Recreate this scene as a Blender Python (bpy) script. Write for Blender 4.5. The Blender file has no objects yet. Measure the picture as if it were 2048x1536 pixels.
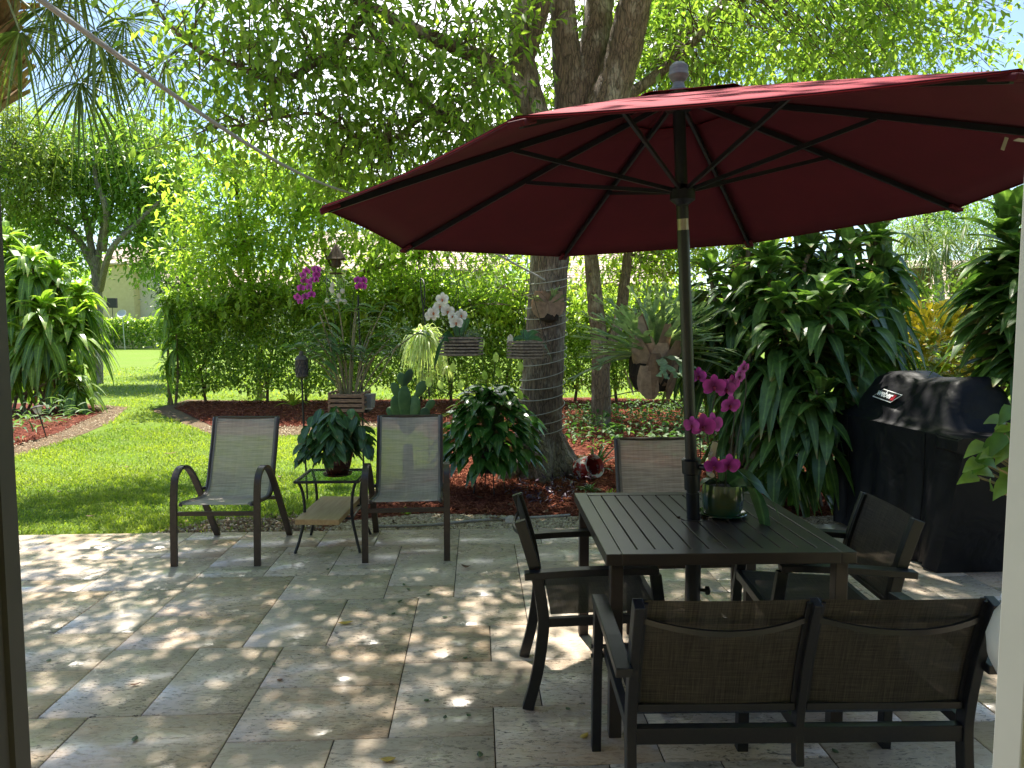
import bpy, math, random
import numpy as np
from mathutils import Vector, Matrix, Quaternion
R = math.radians
random.seed(7); rng = np.random.default_rng(7)
scn = bpy.context.scene
COL = scn.collection

# ------------------------------------------------------------------ camera
F = 1420.0; HZ = 660.0; CH = 1.55
TH = math.atan((768-HZ)/F)
cam = bpy.data.cameras.new('camera'); camo = bpy.data.objects.new('camera', cam); COL.objects.link(camo)
cam.sensor_width = 36; cam.lens = 36*F/2048; cam.clip_end = 800; cam.clip_start = .05
camo.location = (0, 0, CH); camo.rotation_euler = (math.pi/2-TH, 0, 0)
scn.camera = camo
# ------------------------------------------------------------------ light
SUN_EL, SUN_AZ = R(66), R(-14)      # azimuth measured from +Y towards +X
sdir = Vector((math.sin(SUN_AZ)*math.cos(SUN_EL), math.cos(SUN_AZ)*math.cos(SUN_EL), math.sin(SUN_EL)))
sl = bpy.data.lights.new('sun', 'SUN'); sl.energy = 5.0; sl.angle = R(.55); sl.color = (1, .94, .84)
so = bpy.data.objects.new('sun', sl); COL.objects.link(so); so.rotation_euler = sdir.to_track_quat('Z', 'Y').to_euler(); so.location = (0, 0, 30)
world = bpy.data.worlds.new('World'); scn.world = world; world.use_nodes = True
nt = world.node_tree; nt.nodes.clear()
def N(t, typ, **kw):
    n = t.nodes.new(typ)
    for k, v in kw.items():
        if k in ('inputs',):
            for a, b in v.items(): n.inputs[a].default_value = b
        else: setattr(n, k, v)
    return n
sky = N(nt, 'ShaderNodeTexSky', sky_type='NISHITA', sun_disc=False, sun_elevation=SUN_EL, sun_rotation=SUN_AZ)
sky.air_density = 1.0; sky.dust_density = .6; sky.ozone_density = 1.5
tc = N(nt, 'ShaderNodeTexCoord')
mp = N(nt, 'ShaderNodeMapping'); mp.inputs['Scale'].default_value = (1, 1, 2.4); mp.inputs['Location'].default_value = (.32, .1, .25)
cn = N(nt, 'ShaderNodeTexNoise', inputs={'Scale': 1.9, 'Detail': 9, 'Roughness': .58, 'Distortion': .25})
cr = N(nt, 'ShaderNodeValToRGB'); cr.color_ramp.elements[0].position = .42; cr.color_ramp.elements[1].position = .56
mx = N(nt, 'ShaderNodeMix', data_type='RGBA'); mx.inputs[7].default_value = (12.5, 12.6, 12.8, 1)
bg = N(nt, 'ShaderNodeBackground', inputs={'Strength': .10}); wo = N(nt, 'ShaderNodeOutputWorld')
L = nt.links.new
L(tc.outputs['Generated'], mp.inputs[0]); L(mp.outputs[0], cn.inputs[0]); dp = N(nt, 'ShaderNodeVectorMath', operation='DOT_PRODUCT'); d0_ = Vector((math.sin(R(-6))*math.cos(R(32)), math.cos(R(-6))*math.cos(R(32)), math.sin(R(32)))); dp.inputs[1].default_value = d0_
L(tc.outputs['Generated'], dp.inputs[0]); mr_ = N(nt, 'ShaderNodeMapRange', inputs={'From Min': .89, 'From Max': .975, 'To Min': -.22, 'To Max': .09}); L(dp.outputs['Value'], mr_.inputs[0])
ad_ = N(nt, 'ShaderNodeMath', operation='ADD'); L(cn.outputs[0], ad_.inputs[0]); L(mr_.outputs[0], ad_.inputs[1]); L(ad_.outputs[0], cr.inputs[0])
L(cr.outputs[0], mx.inputs[0]); L(sky.outputs[0], mx.inputs[6]); L(mx.outputs[2], bg.inputs[0]); L(bg.outputs[0], wo.inputs[0])
vs = scn.view_settings; vs.view_transform = 'Standard'; vs.look = 'None'; vs.gamma = 1; vs.use_curve_mapping = False
vs.exposure = 1.42
scn.cycles.use_denoising = True
scn.cycles.max_bounces = 8; scn.cycles.transparent_max_bounces = 12; scn.cycles.transmission_bounces = 4; scn.cycles.diffuse_bounces = 4
scn.cycles.sample_clamp_indirect = 8

# ------------------------------------------------------------------ pixel -> world
fwd = Vector((0, math.cos(TH), -math.sin(TH))); upv = Vector((0, math.sin(TH), math.cos(TH)))
def ray(px, py):
    return Vector((1, 0, 0))*((px-1024)/F) + upv*((768-py)/F) + fwd
def W(px, py, Y):
    d = ray(px, py); return Vector((0, 0, CH)) + d*(Y/d.y)
def G(px, py, z=0.0):
    d = ray(px, py); return Vector((0, 0, CH)) + d*((z-CH)/d.z)

# ------------------------------------------------------------------ materials
def lerp(a, b, t): return tuple(a[i]*(1-t)+b[i]*t for i in range(3))
def newmat(name):
    m = bpy.data.materials.new(name); m.use_nodes = True
    t = m.node_tree; p = t.nodes['Principled BSDF']
    return m, t, p, t.links.new
def c4(c): return (c[0], c[1], c[2], 1)
def mixcol(t, fac, a, b):
    m = N(t, 'ShaderNodeMix', data_type='RGBA')
    for s, v in ((0, fac), (6, a), (7, b)):
        if hasattr(v, 'links'): t.links.new(v, m.inputs[s])
        else: m.inputs[s].default_value = v if s == 0 else c4(v)
    return m.outputs[2]
def noise(t, scale, detail=4, rough=.55, vec=None, dist=0, w=None):
    n = N(t, 'ShaderNodeTexNoise', inputs={'Scale': scale, 'Detail': detail, 'Roughness': rough, 'Distortion': dist})
    if vec is not None: t.links.new(vec, n.inputs[0])
    return n.outputs[0]
def ramp(t, v, a, b):
    r = N(t, 'ShaderNodeMapRange', inputs={'From Min': a, 'From Max': b}); t.links.new(v, r.inputs[0]); return r.outputs[0]
def objco(t, scale=(1, 1, 1), rot=(0, 0, 0)):
    c = N(t, 'ShaderNodeTexCoord'); m = N(t, 'ShaderNodeMapping'); m.inputs['Scale'].default_value = scale; m.inputs['Rotation'].default_value = rot
    t.links.new(c.outputs['Object'], m.inputs[0]); return m.outputs[0]
def bump(t, p, h, strength=.3, dist=.01):
    b = N(t, 'ShaderNodeBump', inputs={'Strength': strength, 'Distance': dist}); t.links.new(h, b.inputs['Height']); t.links.new(b.outputs[0], p.inputs['Normal'])
def mat(name, col, rough=.6, col2=None, scale=20, stretch=(1, 1, 1), bmp=0, metallic=0, spec=.5, lo=.35, hi=.65, detail=5):
    m, t, p, l = newmat(name)
    v = objco(t, stretch); n = noise(t, scale, detail, .6, v)
    col2 = col2 or lerp(col, (0, 0, 0), .25)
    l(mixcol(t, ramp(t, n, lo, hi), col, col2), p.inputs['Base Color'])
    p.inputs['Roughness'].default_value = rough; p.inputs['Metallic'].default_value = metallic
    p.inputs['Specular IOR Level'].default_value = spec
    if bmp: bump(t, p, n, bmp, .01)
    return m
def leafmat(name, c1, c2, trans=.38, rough=.38, tmul=(2.25, 2.4, 1.0), spec=.5, vein=False):
    m, t, p, l = newmat(name)
    a = N(t, 'ShaderNodeAttribute', attribute_name='tint')
    col = mixcol(t, a.outputs['Fac'], c1, c2)
    if vein:
        ac = N(t, 'ShaderNodeAttribute', attribute_name='across'); al = N(t, 'ShaderNodeAttribute', attribute_name='along')
        f = N(t, 'ShaderNodeMapRange', inputs={'From Min': .22, 'From Max': .0, 'To Min': 0, 'To Max': .45}); l(ac.outputs['Fac'], f.inputs[0])
        col = mixcol(t, f.outputs[0], col, tuple(min(1, x*1.9+.03) for x in c2))
        tp_ = N(t, 'ShaderNodeMath', operation='MULTIPLY_ADD', inputs={1: .12}); l(a.outputs['Fac'], tp_.inputs[0]); l(al.outputs['Fac'], tp_.inputs[2])
        f2 = N(t, 'ShaderNodeMapRange', inputs={'From Min': .96, 'From Max': 1.06, 'To Min': 0, 'To Max': .75}); l(tp_.outputs[0], f2.inputs[0])
        col = mixcol(t, f2.outputs[0], col, (.36, .25, .10))
    nz_ = noise(t, 22, 3, .6, objco(t)); sc0 = N(t, 'ShaderNodeMapRange', inputs={'From Min': .3, 'From Max': .7, 'To Min': .72, 'To Max': 1.28}); l(nz_, sc0.inputs[0]); vs0 = N(t, 'ShaderNodeVectorMath', operation='SCALE'); l(col, vs0.inputs[0]); l(sc0.outputs[0], vs0.inputs['Scale']); col = vs0.outputs[0]
    l(col, p.inputs['Base Color']); p.inputs['Roughness'].default_value = rough; p.inputs['Specular IOR Level'].default_value = spec
    tr = N(t, 'ShaderNodeBsdfTranslucent')
    vm = N(t, 'ShaderNodeVectorMath', operation='MULTIPLY'); vm.inputs[1].default_value = tmul; l(col, vm.inputs[0]); l(vm.outputs[0], tr.inputs[0])
    ms = N(t, 'ShaderNodeMixShader', inputs={0: trans}); l(p.outputs[0], ms.inputs[1]); l(tr.outputs[0], ms.inputs[2])
    l(ms.outputs[0], t.nodes['Material Output'].inputs[0])
    return m
M = {}
M['leaf_main'] = leafmat('leaf main tree', (.06, .13, .028), (.27, .36, .075), .50, .36, spec=.6)
M['leaf_bright'] = leafmat('leaf bright tree', (.10, .20, .035), (.38, .46, .09), .50, spec=.6)
M['leaf_lime'] = leafmat('leaf lime', (.12, .18, .035), (.24, .29, .07), .42)
M['leaf_far'] = leafmat('leaf far tree', (.08, .16, .035), (.22, .33, .075), .46)
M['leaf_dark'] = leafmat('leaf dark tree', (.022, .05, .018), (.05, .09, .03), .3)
M['leaf_hedge'] = leafmat('leaf hedge', (.06, .14, .032), (.33, .42, .085), .45, spec=.6)
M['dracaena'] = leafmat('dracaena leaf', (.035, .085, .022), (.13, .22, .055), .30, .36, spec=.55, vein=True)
M['dracaena_sun'] = leafmat('sunlit dracaena leaf', (.06, .14, .022), (.30, .42, .07), .36, .36, spec=.55, vein=True)  # same leaf in brighter greens, the sunlit look mixed into the colour
M['peace'] = leafmat('peace lily leaf', (.016, .06, .013), (.07, .17, .03), .25, .24, spec=.7, vein=True)
M['potleaf'] = leafmat('ribbed pot plant leaf', (.025, .07, .03), (.07, .15, .055), .2, .4, vein=True)
M['orchidleaf'] = leafmat('orchid leaf', (.025, .075, .025), (.05, .12, .035), .15, .35, vein=True)
M['spider'] = leafmat('spider plant leaf', (.30, .38, .16), (.55, .60, .36), .35)
M['stag'] = leafmat('staghorn frond', (.14, .21, .12), (.34, .42, .27), .3, .55)
M['stag_brown'] = leafmat('staghorn dry frond', (.18, .11, .07), (.46, .33, .24), .15, .8, (1.5, 1.2, .9))
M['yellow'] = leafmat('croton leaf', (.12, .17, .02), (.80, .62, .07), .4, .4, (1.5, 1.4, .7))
M['yelgreen'] = leafmat('yellow green leaf', (.20, .30, .03), (.42, .45, .06), .4)
M['vineleaf'] = leafmat('pierced vine leaf', (.05, .14, .03), (.20, .32, .08), .3)
M['dendleaf'] = leafmat('orchid cane leaf', (.06, .13, .05), (.14, .23, .10), .3, .55, spec=.3)
M['purple'] = leafmat('purple leaf', (.045, .018, .045), (.14, .08, .13), .15, .4, (1.5, 1.1, 1.5))
M['grass'] = leafmat('grass blade', (.085, .16, .018), (.34, .38, .06), .35, .55, spec=.35)
M['palm'] = leafmat('palm segment', (.06, .10, .03), (.17, .22, .06), .3, .45)
M['magenta'] = leafmat('magenta petal', (.16, .006, .12), (.60, .07, .46), .35, .5, (1.4, 1.2, 1.4))
M['white_petal'] = leafmat('white petal', (.66, .55, .45), (.86, .84, .81), .35, .5, (1.05, 1.05, 1.0))
M['lip'] = mat('orchid lip', (.55, .16, .05), .5)
M['bark'] = None
def barkmat(name, a, b, c, s=1.0):
    m, t, p, l = newmat(name)
    v = objco(t, (9*s, 9*s, 1.5*s)); n1 = noise(t, 3.5, 9, .75, v, 1.6)
    v2 = objco(t, (1, 1, .7)); n2 = noise(t, 2.4*s, 6, .7, v2)
    w = N(t, 'ShaderNodeTexVoronoi', feature='DISTANCE_TO_EDGE', inputs={'Scale': 3.0}); va_ = N(t, 'ShaderNodeVectorMath', operation='ADD'); l(v, va_.inputs[0]); nn_ = N(t, 'ShaderNodeTexNoise', inputs={'Scale': 1.2, 'Detail': 4}); l(v, nn_.inputs[0]); l(nn_.outputs[1], va_.inputs[1]); l(va_.outputs[0], w.inputs[0])
    ck = ramp(t, w.outputs[0], 0.0, .10)
    col = mixcol(t, ramp(t, n1, .35, .68), a, b)
    col = mixcol(t, ramp(t, n2, .5, .66), col, c)
    dk = N(t, 'ShaderNodeMath', operation='MULTIPLY_ADD', inputs={1: .5, 2: .5}); l(ck, dk.inputs[0])
    hs = N(t, 'ShaderNodeVectorMath', operation='SCALE'); l(col, hs.inputs[0]); l(dk.outputs[0], hs.inputs['Scale'])
    l(hs.outputs[0], p.inputs['Base Color']); p.inputs['Roughness'].default_value = .9
    ad = N(t, 'ShaderNodeMath', operation='ADD'); l(ck, ad.inputs[0]); l(n1, ad.inputs[1])
    bump(t, p, ad.outputs[0], .8, .015)
    return m
M['bark'] = barkmat('tree bark', (.25, .175, .12), (.07, .052, .04), (.42, .37, .30))
M['bark_grey'] = barkmat('pale bark', (.30, .27, .23), (.17, .15, .13), (.40, .38, .34), .8)
M['twig'] = mat('twig', (.12, .085, .055), .9)
M['cane'] = mat('dracaena cane', (.20, .16, .10), .85, scale=30, stretch=(1, 1, 4))
M['bronze'] = mat('brown powder coated metal', (.038, .026, .021), .38, (.055, .040, .033), 60, spec=.5)
M['black_metal'] = mat('charcoal powder coated metal', (.0065, .0075, .0115), .38, (.011, .0125, .018), 80)
M['table_metal'] = mat('dark brown table metal', (.034, .026, .0245), .34, (.046, .036, .033), 7)
M['iron'] = mat('iron rod', (.02, .018, .016), .6)
M['cord'] = mat('pale cord', (.48, .46, .42), .8)
M['rope'] = mat('weathered white rope', (.42, .40, .37), .8, (.30, .28, .26), 60)
M['chain'] = mat('rusty chain', (.16, .10, .06), .6, metallic=.4)
M['silver'] = mat('silver tube', (.42, .36, .30), .35, metallic=.7)
M['finial'] = mat('weathered grey finial', (.22, .215, .21), .7, (.12, .12, .12), 12, (1, 1, 6))
M['crank'] = mat('beige crank plastic', (.42, .38, .29), .5)
M['wood_plank'] = mat('fresh pine board', (.52, .36, .18), .6, (.42, .27, .12), 5, (9, .8, 9), detail=8)
M['wood_basket'] = mat('teak slat', (.36, .21, .13), .75, (.20, .12, .075), 8, (3, 3, 10))
M['wood_grey'] = mat('weathered slat wood', (.30, .24, .18), .85, (.14, .10, .07), 9, (4, 4, 12))
M['pot_brown'] = mat('brown glazed pot', (.075, .022, .014), .14, (.04, .012, .010), 10, spec=.8)
M['pot_green'] = mat('green glazed pot', (.055, .065, .025), .12, (.012, .07, .05), 4, (1, 1, 3), spec=.8)
M['terracotta'] = mat('terracotta', (.38, .15, .08), .8, (.26, .10, .06), 12)
M['white_glaze'] = mat('white glazed ceramic', (.70, .68, .62), .3, (.62, .60, .55), 5)
M['plastic_black'] = mat('black plastic', (.012, .012, .012), .5)
M['redwhite'] = mat('red and white glaze', (.33, .035, .03), .25, (.62, .58, .52), 9, lo=.52, hi=.56)
M['soil'] = mat('dark soil', (.05, .032, .02), .95, (.025, .017, .012), 30, bmp=.5)
M['concrete'] = mat('grey concrete', (.36, .34, .30), .9, (.26, .25, .22), 14)
M['rootball'] = mat('dark root ball', (.035, .022, .014), .95, (.015, .010, .008), 25, bmp=1)
M['lantern'] = mat('brown cast lantern', (.11, .09, .08), .6, (.05, .04, .035), 35)
M['white_metal'] = mat('white painted metal', (.75, .75, .74), .4)
M['clear'] = mat('frosted lens', (.65, .68, .66), .2)
M['frame_dark'] = mat('dark bronze door frame', (.075, .068, .058), .45, (.055, .05, .045), 4)
M['frame_black'] = mat('black door gasket', (.012, .012, .014), .5)
M['frame_white'] = mat('white aluminium door frame', (.36, .37, .355), .45, (.33, .34, .325), 5)
M['black_sign'] = mat('black box', (.02, .02, .02), .5)
M['shell'] = mat('pale shell', (.62, .58, .50), .5)
M['thatch'] = mat('brown thatch', (.07, .045, .03), .95, (.03, .02, .014), 30, (1, 1, .3), bmp=.6)
M['boots'] = mat('palm boot husk', (.34, .22, .12), .9, (.16, .10, .06), 10, (1, 1, .5), bmp=.4)
M['wall_yellow'] = mat('yellow stucco', (.62, .53, .27), .9, (.56, .47, .23), 3)
M['wall_cream'] = mat('cream stucco', (.66, .60, .44), .9, (.6, .54, .4), 3)
M['dish'] = mat('grey dish', (.55, .57, .58), .5)
M['winglass'] = mat('dark window pane', (.05, .06, .07), .1)
M['fallen_green'] = mat('fallen green leaf', (.06, .11, .025), .5, (.03, .06, .02), 30)
M['fallen_yellow'] = mat('fallen yellow leaf', (.55, .40, .05), .5, (.45, .28, .04), 30)
M['fallen_brown'] = mat('fallen brown leaf', (.20, .09, .045), .7, (.10, .05, .03), 30)
M['stone'] = mat('pale stone', (.55, .50, .42), .8)

def roofmat():
    m, t, p, l = newmat('barrel tile roof')
    v = objco(t); w = N(t, 'ShaderNodeTexWave', wave_type='BANDS', bands_direction='Y', inputs={'Scale': 1.0, 'Distortion': .6, 'Detail': 2}); l(v, w.inputs[0])
    l(mixcol(t, w.outputs[1], (.30, .20, .15), (.60, .48, .38)), p.inputs['Base Color']); p.inputs['Roughness'].default_value = .8
    bump(t, p, w.outputs[1], .6, .05); return m
M['roof'] = roofmat()

def fabric(name, c1, c2, alpha, sx, sy, rough=.7, trans=.25, wa=1.0):
    """woven sling cloth: two crossing sets of threads, tiny gaps let light through"""
    m, t, p, l = newmat(name)
    uv = N(t, 'ShaderNodeAttribute', attribute_name='wv')
    def thread(s):
        mp_ = N(t, 'ShaderNodeMapping'); mp_.inputs['Scale'].default_value = s; l(uv.outputs['Vector'], mp_.inputs[0])
        return noise(t, 1.0, 3, .7, mp_.outputs[0])
    a = thread((sx, sx*.03, 1)); b = thread((sy*.03, sy, 1))
    s1 = N(t, 'ShaderNodeMath', operation='MULTIPLY', inputs={1: wa}); l(a, s1.inputs[0])
    s = N(t, 'ShaderNodeMath', operation='MULTIPLY_ADD', inputs={1: 2-wa}); l(b, s.inputs[0]); l(s1.outputs[0], s.inputs[2])
    f = ramp(t, s.outputs[0], .75, 1.28)
    col = mixcol(t, f, c1, c2); l(col, p.inputs['Base Color']); p.inputs['Roughness'].default_value = rough
    tr = N(t, 'ShaderNodeBsdfTranslucent'); l(col, tr.inputs[0])
    ms = N(t, 'ShaderNodeMixShader', inputs={0: trans}); l(p.outputs[0], ms.inputs[1]); l(tr.outputs[0], ms.inputs[2])
    tp = N(t, 'ShaderNodeBsdfTransparent'); m2 = N(t, 'ShaderNodeMixShader'); l(ms.outputs[0], m2.inputs[1]); l(tp.outputs[0], m2.inputs[2])
    g = N(t, 'ShaderNodeMapRange', inputs={'From Min': .8, 'From Max': 1.2, 'To Min': alpha*1.4, 'To Max': alpha*.5}); l(s.outputs[0], g.inputs[0]); l(g.outputs[0], m2.inputs[0])
    l(m2.outputs[0], t.nodes['Material Output'].inputs[0]); return m
M['sling_grey'] = fabric('grey brown sling', (.31, .27, .235), (.60, .53, .465), .09, 60, 150, wa=.35)
M['sling_dark'] = fabric('dark tweed sling', (.006, .005, .0048), (.070, .058, .044), .03, 260, 260, trans=.2)

def clothmat():
    m, t, p, l = newmat('wine red canopy cloth')
    v = objco(t); n = noise(t, 2.2, 7, .7, v); n2 = noise(t, 300, 2, .5, v)
    col = mixcol(t, ramp(t, n, .35, .68), (.115, .012, .026), (.085, .009, .020)); l(col, p.inputs['Base Color'])
    p.inputs['Roughness'].default_value = .75; p.inputs['Specular IOR Level'].default_value = .25
    bump(t, p, n2, .15, .002)
    tr = N(t, 'ShaderNodeBsdfTranslucent'); tr.inputs[0].default_value = (.05, .002, .006, 1)
    ms = N(t, 'ShaderNodeMixShader', inputs={0: .20}); l(p.outputs[0], ms.inputs[1]); l(tr.outputs[0], ms.inputs[2])
    l(ms.outputs[0], t.nodes['Material Output'].inputs[0]); return m
M['canopy'] = clothmat()
def topmat():  # lit copy of the cloth: sunlight on the upper side put into its colour
    m = M['canopy'].copy(); m.name = 'sunlit tone canopy cloth top'
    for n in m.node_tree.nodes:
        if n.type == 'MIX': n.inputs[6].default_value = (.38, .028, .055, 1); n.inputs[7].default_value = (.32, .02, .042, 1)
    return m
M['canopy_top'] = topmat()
def covermat():
    m, t, p, l = newmat('black grill cover cloth')
    v = objco(t); n = noise(t, 3.5, 3, .5, v, .8); n2 = noise(t, 260, 2, .5, v)
    l(mixcol(t, ramp(t, n, .3, .7), (.005, .005, .007), (.009, .009, .012)), p.inputs['Base Color'])
    p.inputs['Roughness'].default_value = .5; p.inputs['Specular IOR Level'].default_value = .22
    b = N(t, 'ShaderNodeBump', inputs={'Strength': .7, 'Distance': .03}); l(n, b.inputs['Height'])
    b2 = N(t, 'ShaderNodeBump', inputs={'Strength': .2, 'Distance': .002}); l(n2, b2.inputs['Height']); l(b.outputs[0], b2.inputs['Normal']); l(b2.outputs[0], p.inputs['Normal'])
    return m
M['cover'] = covermat()
def glassmat():
    m, t, p, l = newmat('rippled table glass')
    p.inputs['Base Color'].default_value = (.10, .16, .11, 1); p.inputs['Roughness'].default_value = .15
    n = noise(t, 60, 2, .5, objco(t)); bump(t, p, n, .5, .01)
    tp = N(t, 'ShaderNodeBsdfTransparent'); tp.inputs[0].default_value = (.75, .92, .75, 1); ms = N(t, 'ShaderNodeMixShader'); f = N(t, 'ShaderNodeMapRange', inputs={'From Min': .35, 'From Max': .65, 'To Min': .45, 'To Max': .85}); l(n, f.inputs[0]); l(f.outputs[0], ms.inputs[0])
    l(p.outputs[0], ms.inputs[1]); l(tp.outputs[0], ms.inputs[2]); l(ms.outputs[0], t.nodes['Material Output'].inputs[0]); return m
M['glass'] = glassmat()

def travertine():
    m, t, p, l = newmat('travertine paver')
    a = N(t, 'ShaderNodeAttribute', attribute_name='tint'); b = N(t, 'ShaderNodeAttribute', attribute_name='tint2')
    co = N(t, 'ShaderNodeTexCoord')
    cb = N(t, 'ShaderNodeCombineXYZ'); mm = N(t, 'ShaderNodeMath', operation='MULTIPLY', inputs={1: 37.0}); l(b.outputs['Fac'], mm.inputs[0])
    l(mm.outputs[0], cb.inputs[0]); l(mm.outputs[0], cb.inputs[1]); l(mm.outputs[0], cb.inputs[2])
    va = N(t, 'ShaderNodeVectorMath', operation='ADD'); l(co.outputs['Object'], va.inputs[0]); l(cb.outputs[0], va.inputs[1])
    mpv = N(t, 'ShaderNodeMapping'); mpv.inputs['Scale'].default_value = (1, 3.2, 1); l(va.outputs[0], mpv.inputs[0])
    vein = noise(t, 2.2, 8, .65, mpv.outputs[0], 1.2); cloud = noise(t, 3.0, 5, .6, va.outputs[0])
    fine = noise(t, 60, 6, .7, va.outputs[0])
    base = mixcol(t, a.outputs['Fac'], (.54, .40, .29), (.61, .475, .355))
    tan = mixcol(t, ramp(t, b.outputs['Fac'], .62, .85), base, (.58, .37, .22))
    grey = mixcol(t, ramp(t, b.outputs['Fac'], .25, .05), tan, (.43, .375, .30))
    c = mixcol(t, ramp(t, vein, .35, .7), grey, (.55, .46, .36))
    sc_ = N(t, 'ShaderNodeMath', operation='MULTIPLY', inputs={1: .45}); l(ramp(t, cloud, .52, .74), sc_.inputs[0])
    c = mixcol(t, sc_.outputs[0], c, (.36, .27, .19))
    # grain, pits and dark mildew specks, patchy
    g1 = noise(t, 14, 9, .8, mpv.outputs[0], .8)
    c = mixcol(t, ramp(t, g1, .30, .75), c, (.59, .50, .39))
    gd = N(t, 'ShaderNodeMath', operation='MULTIPLY', inputs={1: .55}); l(ramp(t, g1, .50, .36), gd.inputs[0]); c = mixcol(t, gd.outputs[0], c, (.25, .20, .15))
    patch = ramp(t, noise(t, 1.5, 4, .65, va.outputs[0]), .38, .56)
    f1 = ramp(t, noise(t, 30, 5, .7, mpv.outputs[0], .4), .57, .62)
    f2 = ramp(t, noise(t, 9, 6, .75, mpv.outputs[0], 2.0), .57, .62)
    pm = N(t, 'ShaderNodeMath', operation='MULTIPLY_ADD', inputs={1: .8, 2: .2}); l(patch, pm.inputs[0])
    mm1 = N(t, 'ShaderNodeMath', operation='MULTIPLY'); l(f1, mm1.inputs[0]); l(pm.outputs[0], mm1.inputs[1])
    mm2 = N(t, 'ShaderNodeMath', operation='MULTIPLY'); l(f2, mm2.inputs[0]); l(ramp(t, noise(t, 1.1, 3, .6, va.outputs[0]), .50, .60), mm2.inputs[1])
    mxm = N(t, 'ShaderNodeMath', operation='MAXIMUM'); l(mm1.outputs[0], mxm.inputs[0]); l(mm2.outputs[0], mxm.inputs[1])
    m8 = N(t, 'ShaderNodeMath', operation='MULTIPLY', inputs={1: .85}); l(mxm.outputs[0], m8.inputs[0])
    c = mixcol(t, m8.outputs[0], c, (.055, .042, .03))
    l(c, p.inputs['Base Color'])
    rr = N(t, 'ShaderNodeMapRange', inputs={'From Min': .3, 'From Max': .7, 'To Min': .14, 'To Max': .36}); l(cloud, rr.inputs[0]); l(rr.outputs[0], p.inputs['Roughness'])
    inv = N(t, 'ShaderNodeMath', operation='SUBTRACT', inputs={0: 1.0}); l(mxm.outputs[0], inv.inputs[1])
    bump(t, p, inv.outputs[0], .5, .003); return m
M['travertine'] = travertine()
M['grout'] = mat('dark grout', (.05, .04, .03), .9, (.025, .02, .012), 20)
def groundmat(name, a, b, c, s=1.0):
    m, t, p, l = newmat(name); v = objco(t)
    n1 = noise(t, .5*s, 5, .6, v); n2 = noise(t, 35*s, 6, .75, v)
    col = mixcol(t, ramp(t, n2, .3, .7), a, b); col = mixcol(t, ramp(t, n1, .45, .7), col, c)
    l(col, p.inputs['Base Color']); p.inputs['Roughness'].default_value = .95; p.inputs['Specular IOR Level'].default_value = .1
    bump(t, p, n2, .9, .03); return m
M['lawn'] = groundmat('lawn ground', (.10, .18, .025), (.18, .26, .04), (.16, .22, .045))
M['mulch'] = groundmat('red mulch', (.20, .055, .035), (.08, .028, .02), (.16, .06, .04), 1.6)
M['sand'] = groundmat('sandy gravel', (.27, .20, .13), (.12, .09, .06), (.20, .13, .08), 3)
M['litter'] = leafmat('dry litter', (.10, .06, .035), (.40, .28, .17), .1, .8, (1, 1, 1), .2)
M['chip'] = leafmat('mulch chip', (.13, .035, .022), (.38, .14, .08), .05, .9, (1, 1, 1), .1)
M['pebble'] = leafmat('pebble', (.26, .19, .11), (.60, .50, .34), 0, .6, (1, 1, 1))

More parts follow.
